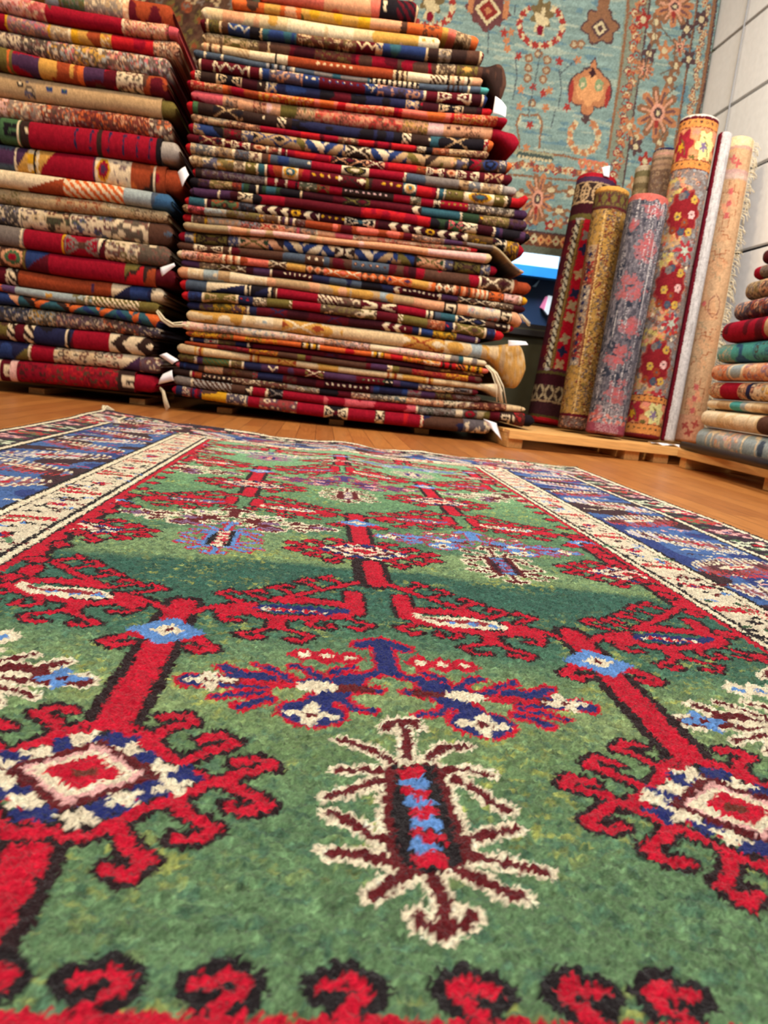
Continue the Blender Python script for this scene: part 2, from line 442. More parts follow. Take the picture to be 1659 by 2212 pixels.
# leaf-trees
paint_bat(.100, .515+ddy, 1, RED, NAV, CRM)
for x in (-.395, .60): paint_bat(x, .515+ddy-.015, 1.1, CRM, MAR, LBL)
paint_bat(-.150, 1.281+ddy*.9, .8, CRM, MAR, PUR); paint_bat(.345, 1.281+ddy*.82, .8, lin((172, 52, 80)), LBL, CRM)
paint_bat(.095, 1.918+ddy*.86, .8, lin((166, 60, 84)), lin((74, 60, 120)), PIN)
for x in (-.40, .58): paint_bat(x, 1.918+ddy*.86, .8, CRM, MAR, PUR)
paint_bat(-.15, 2.566+ddy*.86, .8, CRM, GREYB, CRM); paint_bat(.335, 2.566+ddy*.86, .8, PUR, LBL, CRM)
for x in (-.146, .363):                       # trunks coming up to the first row
    rp.stroke([(x-.004, .05), (x-.004, .455)], .048, DK); rp.stroke([(x-.004, .05), (x-.004, .455)], .027, RED)
for yy, ys, xs in rows[::-1]:
    for x in xs: paint_cell(x, yy, ys, NAV if yy < 1 else lin((110, 100, 150)))
paint_beetle(.099, B0[1], 1, 1, CRM, MAR, BLK, RED, LBL)
paint_beetle(-.150, 1.285, .95, 1, lin((190, 42, 66)), LBL, BLK, CRM, lin((206, 60, 76)))
paint_beetle(.352, 1.262, .95, 1, CRM, MAR, lin((60, 30, 40)), LBL, lin((150, 70, 100)))
paint_beetle(.094, 1.875, .85, 1, CRM, MAR, MAR, PUR, CRM)
paint_beetle(-.15, 2.56, .85, 1, PUR, lin((180, 100, 140)), NAV, CRM, RED); paint_beetle(.33, 2.45, .85, 1, lin((226, 214, 170)), PUR, NAV, CRM, PIN)

# --- running hooks along the inside of the field edge
hk = cA([(500, 1640), (560, 1570), (650, 1510), (690, 1440), (630, 1345), (560, 1410), (440, 1440)])-P2(560/2.37, 1500+1600/2.37); hk[:, 1] *= .64
for px, py in ((215, 2175), (490, 2182), (765, 2190), (1020, 2196), (1265, 2205), (1470, 2212), (-50, 2170)):
    q = P2(px, py); s = 1 if px < 1000 else -1
    pts = hk*np.array([s, 1])+np.array([q[0], FY0+.006])
    rp.stroke(pts, .0245, BLK)
for px, py in ((215, 2175), (490, 2182), (765, 2190), (1020, 2196), (1265, 2205), (1470, 2212), (-50, 2170)):
    q = P2(px, py); s = 1 if px < 1000 else -1
    rp.stroke(hk*np.array([s, 1])+np.array([q[0], FY0+.006]), .0082, RED)
for e, sx in ((FXL, 1), (FXR, -1)):
    for y in np.arange(.42, 3.1, .092):
        p = np.stack([e+sx*(hk[:, 1]+.008), y+hk[:, 0]], -1)
        rp.stroke(p, .026, DK)
    for y in np.arange(.42, 3.1, .092):
        p = np.stack([e+sx*(hk[:, 1]+.008), y+hk[:, 0]], -1)
        rp.stroke(p, .0125, RED)
rp.clip = None

# --- borders
out = np.minimum(np.minimum(rp.U-XL, XR-rp.U), np.minimum(YE-rp.V, rp.V+.42))   # from the rug's edge inwards
fin = np.maximum(np.maximum(FXL-rp.U, rp.U-FXR), np.maximum(FY0-rp.V, rp.V-FY1))   # outwards from the field
brd = fin > 0
sc = np.where(rp.U < FXL, .64, np.where(rp.U > FXR, .567, np.where(rp.V > FY1, .58, .73)))
t = fin/sc                                             # 0 at the field .. 1 at the rug's edge
for a, b, c in ((0, .018, RED), (.018, .026, DK), (.026, .045, CRM), (.045, .06, BLK), (.06, .205, lin((226, 212, 184))), (.205, .212, DK), (.212, .235, CRM), (.235, .25, BLK), (.25, .69, lin((72, 104, 160))), (.69, .71, BLK), (.71, .735, CRM), (.735, .75, BLK), (.75, .955, lin((56, 44, 56))), (.955, .985, CRM), (.985, 1.01, BLK)):
    rp.C[brd & (t >= a) & (t < b)] = c
m = brd & (t > .25) & (t < .69)
nz = vnoise(rp.U, rp.V, .11, 41)
rp.C[m & (nz > .60)] = lin((64, 40, 46)); rp.C[m & (nz < .30)] = lin((48, 64, 124))
R2 = np.random.default_rng(5)
def border_run(F, length, y0):
    """F maps (along, across 0..1) -> rug point"""
    band = lambda a0, c0, a1, c1, w, col: rp.stroke([F(a0, c0), F((a0+a1)/2+.004, (c0+c1)/2), F(a1, c1)], w, col)
    a = y0; k = 0
    while a < length:                                  # cream band: red combs and dark flowers in turn
        sl = R2.uniform(-.03, .03)
        if k % 2 == 0:
            for d in np.linspace(-.03, .03, 5): band(a+d*.2, .075, a+sl+d, .195, .011, RED)
            for c in np.linspace(.08, .19, 8): band(a-.028, c, a-.014, c+.004, .007, CRM); band(a+.03, c, a+.016, c+.004, .007, CRM)
            band(a, .085, a+sl*.6, .18, .007, lin((120, 126, 90)))
        else:
            for j in range(5):
                c = R2.uniform(.07, .19); b = a+R2.uniform(-.05, .05)
                band(b, c, b+R2.uniform(-.02, .02), c+R2.uniform(-.05, .05), R2.uniform(.006, .014), [BLK, NAV, MAR, GRN, RED, BLK][R2.integers(6)])
            rp.ell(*F(a, .13), .020, .014, RED, .3, 1, 5); rp.ell(*F(a, .13), .008, .006, NAV)
        for j in range(9):
            c = R2.uniform(.065, .195); b = a+.067+R2.uniform(-.035, .035)
            band(b, c, b+R2.uniform(-.012, .012), c+R2.uniform(-.04, .04), R2.uniform(.005, .010), [BLK, BLK, MAR, lin((60, 88, 60)), CRM, LBL][R2.integers(6)])
        a += .135; k += 1
    a = y0; k = 0
    while a < length:                                  # blue band: serrated leaves and brown palmettes
        sl = .05 if k % 2 else -.05
        body = [lin((196, 186, 196)), lin((92, 42, 42))][k % 2]
        for d in np.linspace(-1, 1, 22):
            r = .055*(1-d*d)**.5*R2.uniform(.75, 1.1)+.004
            c = .47+d*.19
            rp.stroke([F(a+sl*d-r, c), F(a+sl*d+r, c)], .012, [body, body, lin((150, 84, 90)), lin((92, 52, 60)), lin((110, 120, 160))][R2.integers(5)])
        for d in np.linspace(-.95, .95, 15):
            r = .060*(1-d*d)**.5+.006; c = .47+d*.2
            rp.stroke([F(a+sl*d-r-.012, c+.01), F(a+sl*d-r*.4, c)], .0065, CRM if k % 2 == 0 else lin((190, 60, 60)))
            rp.stroke([F(a+sl*d+r+.012, c+.01), F(a+sl*d+r*.4, c)], .0065, CRM)
        rp.stroke([F(a-sl*.4, .40), F(a+sl*.4, .54)], .022, RED if k % 2 == 0 else CRM)
        rp.stroke([F(a-sl*.25, .43), F(a+sl*.25, .51)], .009, lin((130, 140, 100)) if k % 2 == 0 else RED)
        for j in range(6):
            c = R2.uniform(.27, .66); b = a+.12+R2.uniform(-.05, .05)
            band(b, c, b+R2.uniform(-.02, .02), c+R2.uniform(-.1, .1), R2.uniform(.005, .012), [CRM, MAR, RED, lin((64, 40, 46)), CRM, PIN][R2.integers(6)])
        a += .24; k += 1
    a = y0; k = 0
    while a < length:                                  # outer band: boxed flowers
        c = [lin((190, 40, 70)), lin((214, 220, 190)), lin((110, 50, 70)), lin((190, 46, 50))][k % 4]
        rp.ell(*F(a, .85), .060, .045, c, .2, k, 6); rp.ell(*F(a, .85), .035, .026, [CRM, BLK, PIN, lin((90, 120, 80))][k % 4], .3, k, 5); rp.ell(*F(a, .85), .014, .010, RED if k % 2 else NAV)
        for s in (-1, 1):
            rp.ell(*F(a+s*.045, .79), .014, .012, lin((80, 110, 76))); rp.ell(*F(a+s*.045, .91), .014, .012, PIN)
        band(a+.075, .755, a+.075, .95, .008, BLK)
        a += .15; k += 1
border_run(lambda a, c: (FXL-c*.64, a), YE-.1, -.3)
border_run(lambda a, c: (FXR+c*.567, a), YE-.1, -.25)
border_run(lambda a, c: (a, FY1+c*.58), FXR+.5, FXL-.5)
border_run(lambda a, c: (a, FY0-c*.73), FXR+.5, FXL-.5)

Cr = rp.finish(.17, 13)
# --- shape: the far edge wanders, with a soft ridge at its middle
gx, gyy = np.meshgrid(ax, ay)
yE = np.interp(gx, [-1.035, -.75, -.494, .04, .35, .67, 1.195], [3.70, 3.50, 3.35, 3.13, 3.15, 3.20, 3.28])
gy2 = np.where(gyy > 2.4, 2.4+(gyy-2.4)*(yE-2.4)/(YE-2.4), gyy)
rz = np.random.default_rng(17).normal(0, .0010, gx.shape)*np.clip(1.6-gyy*.5, .25, 1)
bumpz = .016*np.exp(-((gx-.11)/.12)**2)*sm(2.0, 2.45, gy2)+.006*sm(.45, .9, vnoise(gx, gy2, .5, 51))*sm(1.6, 2.4, gy2)
curl = .012*sm(.05, 0, YE-gyy)*vnoise(gx, gx*0, .09, 52)
gz = RT+rz+(vnoise(gx, gyy, .0050, 53)-.5)*.0038*np.clip(1.6-gyy*.4, .4, 1)+bumpz+curl
edge = (np.abs(gx-XL) < 1e-6) | (np.abs(gx-XR) < 1e-6)
Vt = np.stack([gx, gy2, gz], -1)
ny, nx = gx.shape
rimi = np.concatenate([np.arange(nx), np.arange(1, ny)*nx+nx-1, (ny-1)*nx+np.arange(nx-2, -1, -1), np.arange(ny-2, 0, -1)*nx])
Vf = Vt.reshape(-1, 3); rim = Vf[rimi].copy(); rim[:, 2] = .001
n0 = len(Vf); k = np.arange(len(rimi)); k2 = (k+1) % len(rimi)
rq = np.stack([rimi[k], n0+k, n0+k2, rimi[k2]], -1)
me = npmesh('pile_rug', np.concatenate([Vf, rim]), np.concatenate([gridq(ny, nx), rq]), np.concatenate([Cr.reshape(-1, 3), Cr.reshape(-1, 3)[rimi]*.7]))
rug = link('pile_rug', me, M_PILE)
tag(rug, 'large hand-knotted green rug with red branching flowers, lying flat on the wooden floor', 'rug')
# fringe along the far end, and the knot of threads at its left corner
fr = MB(); rf = np.random.default_rng(8)
ex = np.linspace(-1.02, 1.18, 170)
for x in ex:
    y = np.interp(x, [-1.035, -.75, -.494, .04, .35, .67, 1.195], [3.70, 3.50, 3.35, 3.13, 3.15, 3.20, 3.28])
    z0 = .010+.012*vnoise(np.array(x), np.array(0.), .09, 52)+.016*math.exp(-((x-.11)/.12)**2)
    L = rf.uniform(.003, .014); s = rf.uniform(-.012, .012)
    fr.tube([(x, y-.006, z0), (x+s*.4, y+L*.5, z0+rf.uniform(-.002, .006)), (x+s, y+L, max(.003, z0-.006))], .0011, 4)
fr.build('fringe', M_FRINGE, rug, smooth=True)['label'] = 'short cream fringe along the far edge of the rug'
kn = MB()
for j in range(9):
    a = rf.uniform(0, 6.28); r = rf.uniform(.004, .022)
    kn.tube([(-1.02, 3.68, .008), (-1.02+r*math.cos(a), 3.70+.01*rf.random(), .03+.012*rf.random()), (-1.0+r*1.5*math.cos(a)+.01, 3.70, .012+.02*rf.random())], .0035, 5)
kn.build('corner_tassel', M_FRINGE, rug, smooth=True)['label'] = 'cream knot of warp threads at the rug corner'
# ------------------------------------------------------------------ the room
YB, XW = 5.88, 2.68
def floor_nodes(nt, b):
    tc = nd(nt, 'ShaderNodeTexCoord'); mp = nd(nt, 'ShaderNodeMapping'); mp.inputs['Rotation'].default_value = (0, 0, math.pi/2)
    nt.links.new(tc.outputs['Object'], mp.inputs[0])
    br = nd(nt, 'ShaderNodeTexBrick', offset=.37)
    nt.links.new(mp.outputs[0], br.inputs['Vector'])
    br.inputs['Scale'].default_value = 1; br.inputs['Brick Width'].default_value = 1.15; br.inputs['Row Height'].default_value = .092
    br.inputs['Mortar Size'].default_value = .0016; br.inputs['Mortar Smooth'].default_value = .3; br.inputs['Bias'].default_value = 0
    br.inputs['Color1'].default_value = (*lin((190, 124, 62)), 1); br.inputs['Color2'].default_value = (*lin((164, 100, 48)), 1); br.inputs['Mortar'].default_value = (*lin((96, 56, 28)), 1)
    n = noise(nt, 6, 5, stretch=(14, 1, 1))
    c = mult(nt, br.outputs['Color'], ramp(nt, n, [(.3, (.78, .74, .70)), (.7, (1.08, 1.08, 1.08))]))
    nt.links.new(c, b.inputs['Base Color'])
    b.inputs['Specular IOR Level'].default_value = .5
    r = nd(nt, 'ShaderNodeMapRange'); nt.links.new(n, r.inputs[0]); r.inputs[3].default_value = .26; r.inputs[4].default_value = .42
    nt.links.new(r.outputs[0], b.inputs['Roughness'])
    bump(nt, b, br.outputs['Fac'], -.25, .001)
M_FLOOR = mat('varnished_floorboards', floor_nodes)
o = MB().box(-4.5, 3.2, -1.2, 6.1, -.06, 0).build('floor', M_FLOOR); o['kind'] = 'structure'
# right wall: courses of white painted block with open joints
m = MB(); zs = [0, .34, .865, 1.39, 1.93, 2.455, 2.975, 3.5, 4.0]
for a, b in zip(zs[:-1], zs[1:]): m.box(XW, XW+.12, .2, YB, a+.012, b-.012)
o = m.build('wall_right', M_WHITEWALL, None, .004); o['kind'] = 'structure'
j = MB().box(XW+.03, XW+.10, .2, YB, 0, 3.9).build('joint_filler', M_JOINT, o); j['label'] = 'dark joints between the white blocks'
# back wall with a window opening
WX0, WX1, WZ0, WZ1 = .55, 1.80, .82, 1.62
m = MB().box(-4.5, WX0, YB, YB+.14, 0, 4).box(WX1, XW+.12, YB, YB+.14, .0, 4).box(WX0, WX1, YB, YB+.14, 0, WZ0).box(WX0, WX1, YB, YB+.14, WZ1, 4)
o = m.build('wall_back', M_DARKWALL); o['kind'] = 'structure'
wn = empty('window_1', (1.2, YB, WZ0)); wn['kind'] = 'structure'
def glass(nt, b):
    b.inputs['Base Color'].default_value = (.9, .96, 1, 1); b.inputs['Roughness'].default_value = .03
    b.inputs['Transmission Weight'].default_value = 1; b.inputs['IOR'].default_value = 1.12
M_GLASS = mat('window_glass', glass)
def sub(o, p):
    o.parent = p; o.matrix_parent_inverse = Matrix.Translation(-Vector(p.location)); return o
f = MB().box(WX0, WX1, YB+.005, YB+.06, WZ0, WZ0+.035).box(WX0, WX1, YB+.005, YB+.06, WZ1-.035, WZ1).box(WX0, WX0+.035, YB+.005, YB+.06, WZ0, WZ1).box(WX1-.035, WX1, YB+.005, YB+.06, WZ0, WZ1)
sub(f.build('window_frame', M_DARKTRIM), wn)
sub(MB().box(WX0+.036, WX1-.036, YB+.03, YB+.034, WZ0+.036, WZ1-.036).build('window_pane', M_GLASS), wn)
o = MB().box(.4, 1.95, YB-.05, YB-.001, WZ0-.06, WZ0-.012).build('trim_1', M_DARKTRIM, None, .005); o['kind'] = 'structure'
# what stands across the street, seen through the pane
OY = 7.6
sf = empty('street_storefront', (1.9, OY, 0)); tag(sf, 'blurred white and blue storefront across the street, seen through the window', 'building')
def sw(rgb, name): return mat(name, flat(rgb, .5, .4, 6, .08, 0))
def oz(px, py): return aty(px, py, OY)[2]
zt, z1, z2, z3 = oz(1170, 536), oz(1165, 580), oz(1165, 602), oz(1165, 720)
sub(MB().box(.2, 3.2, OY, OY+.2, z1, zt+.9).build('fascia', sw((226, 240, 248), 'white_fascia')), sf)
sub(MB().box(.2, 3.2, OY-.12, OY+.1, z2, z1-.002).build('awning', sw((44, 142, 222), 'blue_awning')), sf)
sub(MB().box(.2, 3.2, OY+.02, OY+.2, 0, z2-.002).build('shop_window', sw((40, 60, 92), 'dark_shop_glass')), sf)
def wedge(pts, y0, y1, name, m):
    b = MB(); n = len(pts); q = [aty(*p, y0) for p in pts]
    b.v = [tuple(p) for p in q]+[(p[0], y1, p[2]) for p in q]
    b.f = [tuple(range(n))[::-1], tuple(range(n, 2*n))]+[(i, (i+1) % n, n+(i+1) % n, n+i) for i in range(n)]
    return b.build(name, m)
sub(wedge([(1168, 664), (1180, 640), (1184, 642), (1176, 670)], OY-.03, OY+.01, 'pink_reflection', sw((240, 130, 170), 'pink_reflection_paint')), sf)  # pink part of a slanted reflection, modelled as a solid coloured wedge
sub(wedge([(1176, 671), (1185, 638), (1193, 640), (1188, 676), (1183, 680)], OY-.04, OY+.01, 'white_reflection', sw((246, 246, 252), 'white_reflection_paint')), sf)  # white part of that reflection, likewise a solid wedge
sub(wedge([(1152, 618), (1166, 605), (1158, 619)], OY-.03, OY+.01, 'small_sign', sw((200, 224, 244), 'pale_board')), sf)
# grey-white return beside the corner and the conduit on the right wall
M_CABLE = mat('grey_cable', flat((150, 150, 152), .6, .3, 10, .05, 0))
m = MB(); p0, p1 = atx(1556, 300, XW-.02), atx(1618, 0, XW-.02)
m.tube([(XW-.022, p0[1]-.05, .3), (XW-.022, (p0[1]+p1[1])/2-.03, 3.9)], .005, 8)
o = m.build('cable', M_CABLE, None, smooth=True); tag(o, 'thin pale cable running down the white block wall near the corner', 'cable')

# ------------------------------------------------------------------ pallets
def pallet(name, x0, x1, y0, y1, zt, label, boards_x=True, block_x=(), inset=0., dk=.018):
    e = empty(name, ((x0+x1)/2, (y0+y1)/2, 0)); tag(e, label, 'pallet', 'wooden pallets')
    M1, M2 = (M_PINE, M_PINE_Y) if boards_x else (M_PINE_Y, M_PINE)
    n = max(3, int((y1-y0 if boards_x else x1-x0)/.13))
    for k in range(n):
        if boards_x:
            yy = y0+inset; a = yy+(y1-yy)*k/n; b = yy+(y1-yy)*(k+1)/n-.025
            sub(MB().box(x0, x1, a, b, zt-dk, zt).build('deck_board', M1, None, .002), e)
        else:
            a = x0+(x1-x0)*k/n; b = x0+(x1-x0)*(k+1)/n-.025
            sub(MB().box(a, b, y0, y1, zt-dk, zt).build('deck_board', M1, None, .002), e)
    for bx in block_x:
        if boards_x: sub(MB().box(bx-.045, bx+.045, y0+.02, y1-.03, .001, zt-dk-.0005).build('stringer', M2, None, .002), e)
        else: sub(MB().box(x0+.0, x1-.03, bx-.035, bx+.035, .001, zt-dk-.0005).build('stringer', M2, None, .002), e)
    return e
YF = 4.40                                   # front of the piles
pb = [at(80, 850)[0], -2.4]
pallet('wooden_pallet', -2.75, -1.02, 4.58, 5.55, .046, 'low wooden pallet under the left pile of folded rugs', True, (at(85, 850)[0], -2.5, -1.08), .30, dk=.012)
pallet('wooden_pallet', -.72, 1.0, 4.56, 5.55, .046, 'low wooden pallet under the tall middle pile of folded rugs', True, (at(485, 893)[0], at(908, 936)[0], .12), .30, dk=.012)
PX1 = 2.60
p = pallet('wooden_pallet', 1.10, PX1, 4.20, 5.45, .102, 'pine pallet carrying the upright rolled rugs in the corner', True, (1.15, 1.86, 2.04, PX1-.045))
sub(MB().box(1.10, PX1, 4.178, 4.199, .055, .1022).build('front_board', M_PINE, None, .002), p)
q = pallet('wooden_pallet', 2.075, 2.66, 2.2, 4.06, .102, 'pine pallet along the white wall under the rolled rugs', False, (2.25, 3.2, 4.02))
sub(MB().box(2.055, 2.0735, 2.2, 4.06, .06, .1022).build('side_board', M_PINE_Y, None, .002), q)
# ------------------------------------------------------------------ patterns for the folded rugs
def cols(s): return np.array([PAL[k] for k in s])
def worley(U, V, cs, seed, pal, spot=None):
    r = np.random.default_rng(seed); N = 64
    jx, jy, id_ = r.random((N, N)), r.random((N, N)), r.integers(0, len(pal), (N, N))
    X, Y = U/cs, V/cs; xi, yi = np.floor(X).astype(int), np.floor(Y).astype(int)
    best = np.full(X.shape, 9.); bid = np.zeros(X.shape, int)
    for a in (-1, 0, 1):
        for b in (-1, 0, 1):
            i, j = (xi+a) % N, (yi+b) % N
            d = np.hypot(xi+a+jx[j, i]-X, (yi+b+jy[j, i]-Y))
            k = d < best; best = np.where(k, d, best); bid = np.where(k, id_[j, i], bid)
    C = pal[bid]
    k = (best < .24); C = np.where(k[..., None], pal[(bid+2) % len(pal)], C)
    k = (best > .52); C = np.where(k[..., None], pal[0], C)
    return C*.74+pal.mean(0)*.26
def tri(x): return np.abs((x % 1)*2-1)
def pattern(kind, U, V, Wd, T, P, seed):
    """U from the segment's left edge, V from the fold's middle, in metres"""
    C = np.empty(U.shape+(3,)); C[:] = P[0]; n = len(P)
    h = T*.5
    if kind == 'f': C = worley(U, V, .020, seed, P)
    elif kind == 'F': C = worley(U, V*1.3, .042, seed, P)
    elif kind == 'g':
        t = vnoise(U, V*.8, .07, seed)*(n-.01); C = P[np.clip((t*1.25-.12*n).astype(int), 0, n-1)]
    elif kind == 'd':
        p = max(.03, T*.95); d = tri(U/p)+np.abs(V)/h*.8
        C[d < .95] = P[1]; C[d < .5] = P[-1]
    elif kind == 'D':
        p = T*2.2; d = tri(U/p+.5)+np.abs(V-.1*h)/h*.75
        C[(d < 1.05) & (d > .82)] = P[1]; C[d < .45] = P[-1]
    elif kind == 'z':
        p = max(.04, T*1.1); d = np.abs((tri(U/p)*2-1)*h*.7-V)
        C[d < h*.30] = P[1]; C[d < h*.12] = P[-1]
    elif kind == 'h':
        s = U/max(Wd, .01)*2-1; a = np.abs(V)/h
        C[np.abs(np.abs(s)-a*.9) < .16] = P[1]; C[(np.abs(s)+a*1.0 < .45)] = P[-1]
        C[(np.abs(s) > .9)] = P[1]; 
        dd = np.hypot((np.abs(s)-.62)*Wd*.5, V); C[(dd < h*.30) & (dd > h*.14)] = P[1]
    elif kind == 's':
        p = .014; C = P[(np.floor(U/p).astype(int)) % n]
    elif kind == 'S':
        p = .030; C = P[(np.floor(U/p+.25*np.sin(V*60)).astype(int)) % n]
    elif kind == 'k':
        B = np.array([[1, 1, 1, 1, 1, 0], [1, 0, 0, 0, 1, 0], [1, 0, 1, 1, 1, 0], [1, 0, 0, 0, 0, 0], [1, 1, 1, 1, 1, 1]])
        c = max(T/5.5, .005); C[B[np.clip(((V+h)/c*.95).astype(int), 0, 4), ((U/c).astype(int)) % 6] == 1] = P[1]
    elif kind == 'b':
        p = max(.026, T*.5); m = ((U+V*.9)/p) % 1 < .5
        C[m] = P[1]
    elif kind == 'o':
        p = max(.028, T*.7); d = np.hypot(((U/p) % 1-.5)*p, V-.15*h); C[d < p*.22] = P[1]; C[d < p*.09] = P[-1]
    elif kind == 'm':
        d = np.hypot((U/Wd-.5)*2, V/h*.85); C[d < .85] = P[1]; C[d < .62] = P[2 % n]; C[d < .32] = P[-1]
    elif kind == 'X':
        s = (U/Wd-.5)*2; a = V/h*.9
        C[(np.abs(np.abs(s)-np.abs(a)) < .30) & (np.abs(s) < .9)] = P[1]; C[(np.abs(s) < .12) & (a > -.5)] = P[-1]
    elif kind == 'V':                                  # chevrons pointing along the fold
        p = T*1.3; t = ((U-np.abs(V)*.9)/p) % 1; C[t < .45] = P[1]
    elif kind == 'J':                                  # hooked strokes on a plain ground
        p = Wd/2; u = (U % p)/p; m = (np.abs(u-.5) < .045) & (np.abs(V) < h*.8)
        m |= (u > .40) & (u < .52) & (np.abs(V+h*.75) < h*.16); m |= (u > .48) & (u < .66) & (np.abs(V-h*.75) < h*.16)
        C[m] = P[1]
    elif kind == 'T':                                  # saw teeth rising to the right
        s = U/Wd; lim = (s*1.6-.6)*h+h*.55*(1-tri(U/(T*.55))); C[V < lim] = P[1]; C[V < lim-h*.45] = P[-1]
    elif kind == 'G':                                  # bold angular motif
        p = T*3.2; u = (U/p+.3*(V/h)*np.where((U/p) % 1 < .5, 1, -1)*.5) % 1
        k = np.floor(u*n).astype(int) % n; C = P[k]
    elif kind == 'A':                                  # diagonal colour change
        C[(U/Wd-.5)*1.6 > V/h*.8] = P[1]
    return C

def paint_fold(pt, spec, xpx_to_u, T, seed, u_end):
    tk = []
    for w in spec.split():
        x, c = w.split(':'); tk.append((float(x), c))
    segs = [t for t in tk if t[1][0] != '|']; lines = [t for t in tk if t[1][0] == '|']
    for k, (x, c) in enumerate(segs):
        u0 = xpx_to_u(x)-(.03 if k == 0 else 0); u1 = xpx_to_u(segs[k+1][0]) if k+1 < len(segs) else u_end
        q = pt.sl(u0, u1, -9, 9)
        U = pt.U[q]
        if U.size == 0: continue
        V = pt.V[q]
        wob = (vnoise(U, V, .008, seed+9)-.5)*.004
        pt.C[q] = pattern(c[0], U-u0+wob, V+wob, max(u1-u0, .01), T, cols(c[1:]), seed+k*7)
    for x, c in lines:
        u = xpx_to_u(x); pt.rect(u, u+.011, -9, 9, PAL[c[1]])

# ------------------------------------------------------------------ one folded rug, lofted along its fold
def fold_mesh(name, xs, zb, zt, yf, yback, spec, x2u, seed, m, parent=None, ends=(1, 1), bulge=1.):
    """xs: world x of the sections; zb/zt: lower and upper faces; yf: front of the fold at each section"""
    nx = len(xs); T = (zt-zb)
    K = 15
    a = np.linspace(-1, 1, K)*math.pi/2
    r = np.minimum(T*.80*bulge, .06)
    sx = np.ones(nx)
    d0 = xs-xs[0]; d1 = xs[-1]-xs
    er0 = float(np.clip(.42*T[0], .018, .075)); er1 = float(np.clip(.42*T[-1], .018, .075)); k0 = .75 if er0 < .03 else .97; k1 = .75 if er1 < .03 else .97
    if ends[0]: sx *= np.sqrt(np.clip(1-np.clip(1-d0/er0, 0, 1)**2*k0, 0, 1))
    if ends[1]: sx *= np.sqrt(np.clip(1-np.clip(1-d1/er1, 0, 1)**2*k1, 0, 1))
    mid = (zb+zt)/2; hT = T/2*sx
    rows = []; arc = []
    for y in (yback, yf.max()+.16): rows.append(np.stack([xs, np.full(nx, y), mid-hT], -1)); arc.append(-T.mean()*.9)
    for t in a:
        rows.append(np.stack([xs, yf+r*(1-abs(math.cos(t))**.75)+(1-sx)*.01, mid+hT*math.sin(t)], -1)); arc.append(T.mean()*.5*math.sin(t)*1.12)
    for y in (yf.max()+.16, yback): rows.append(np.stack([xs, np.full(nx, y), mid+hT], -1)); arc.append(T.mean()*.9)
    P = np.array(rows); ny = len(rows)
    arc = np.array(arc)+np.arange(ny)*1e-7
    pt = Painter(xs, arc, PAL['k'], .0014, seed)
    paint_fold(pt, spec, x2u, float(T.mean()), seed, xs[-1]+1)
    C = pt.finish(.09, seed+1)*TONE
    q = gridq(ny, nx, 0, True)
    ng = [[j*nx for j in range(ny)], [j*nx+nx-1 for j in range(ny-1, -1, -1)]]
    me = npmesh(name, P, q[:, ::-1], C, ng)
    return link(name, me, m, parent)

def quad3(xs, ys):
    return np.poly1d(np.polyfit(xs, ys, 2)) if len(xs) == 3 else np.poly1d(np.polyfit(xs, ys, len(xs)-1))

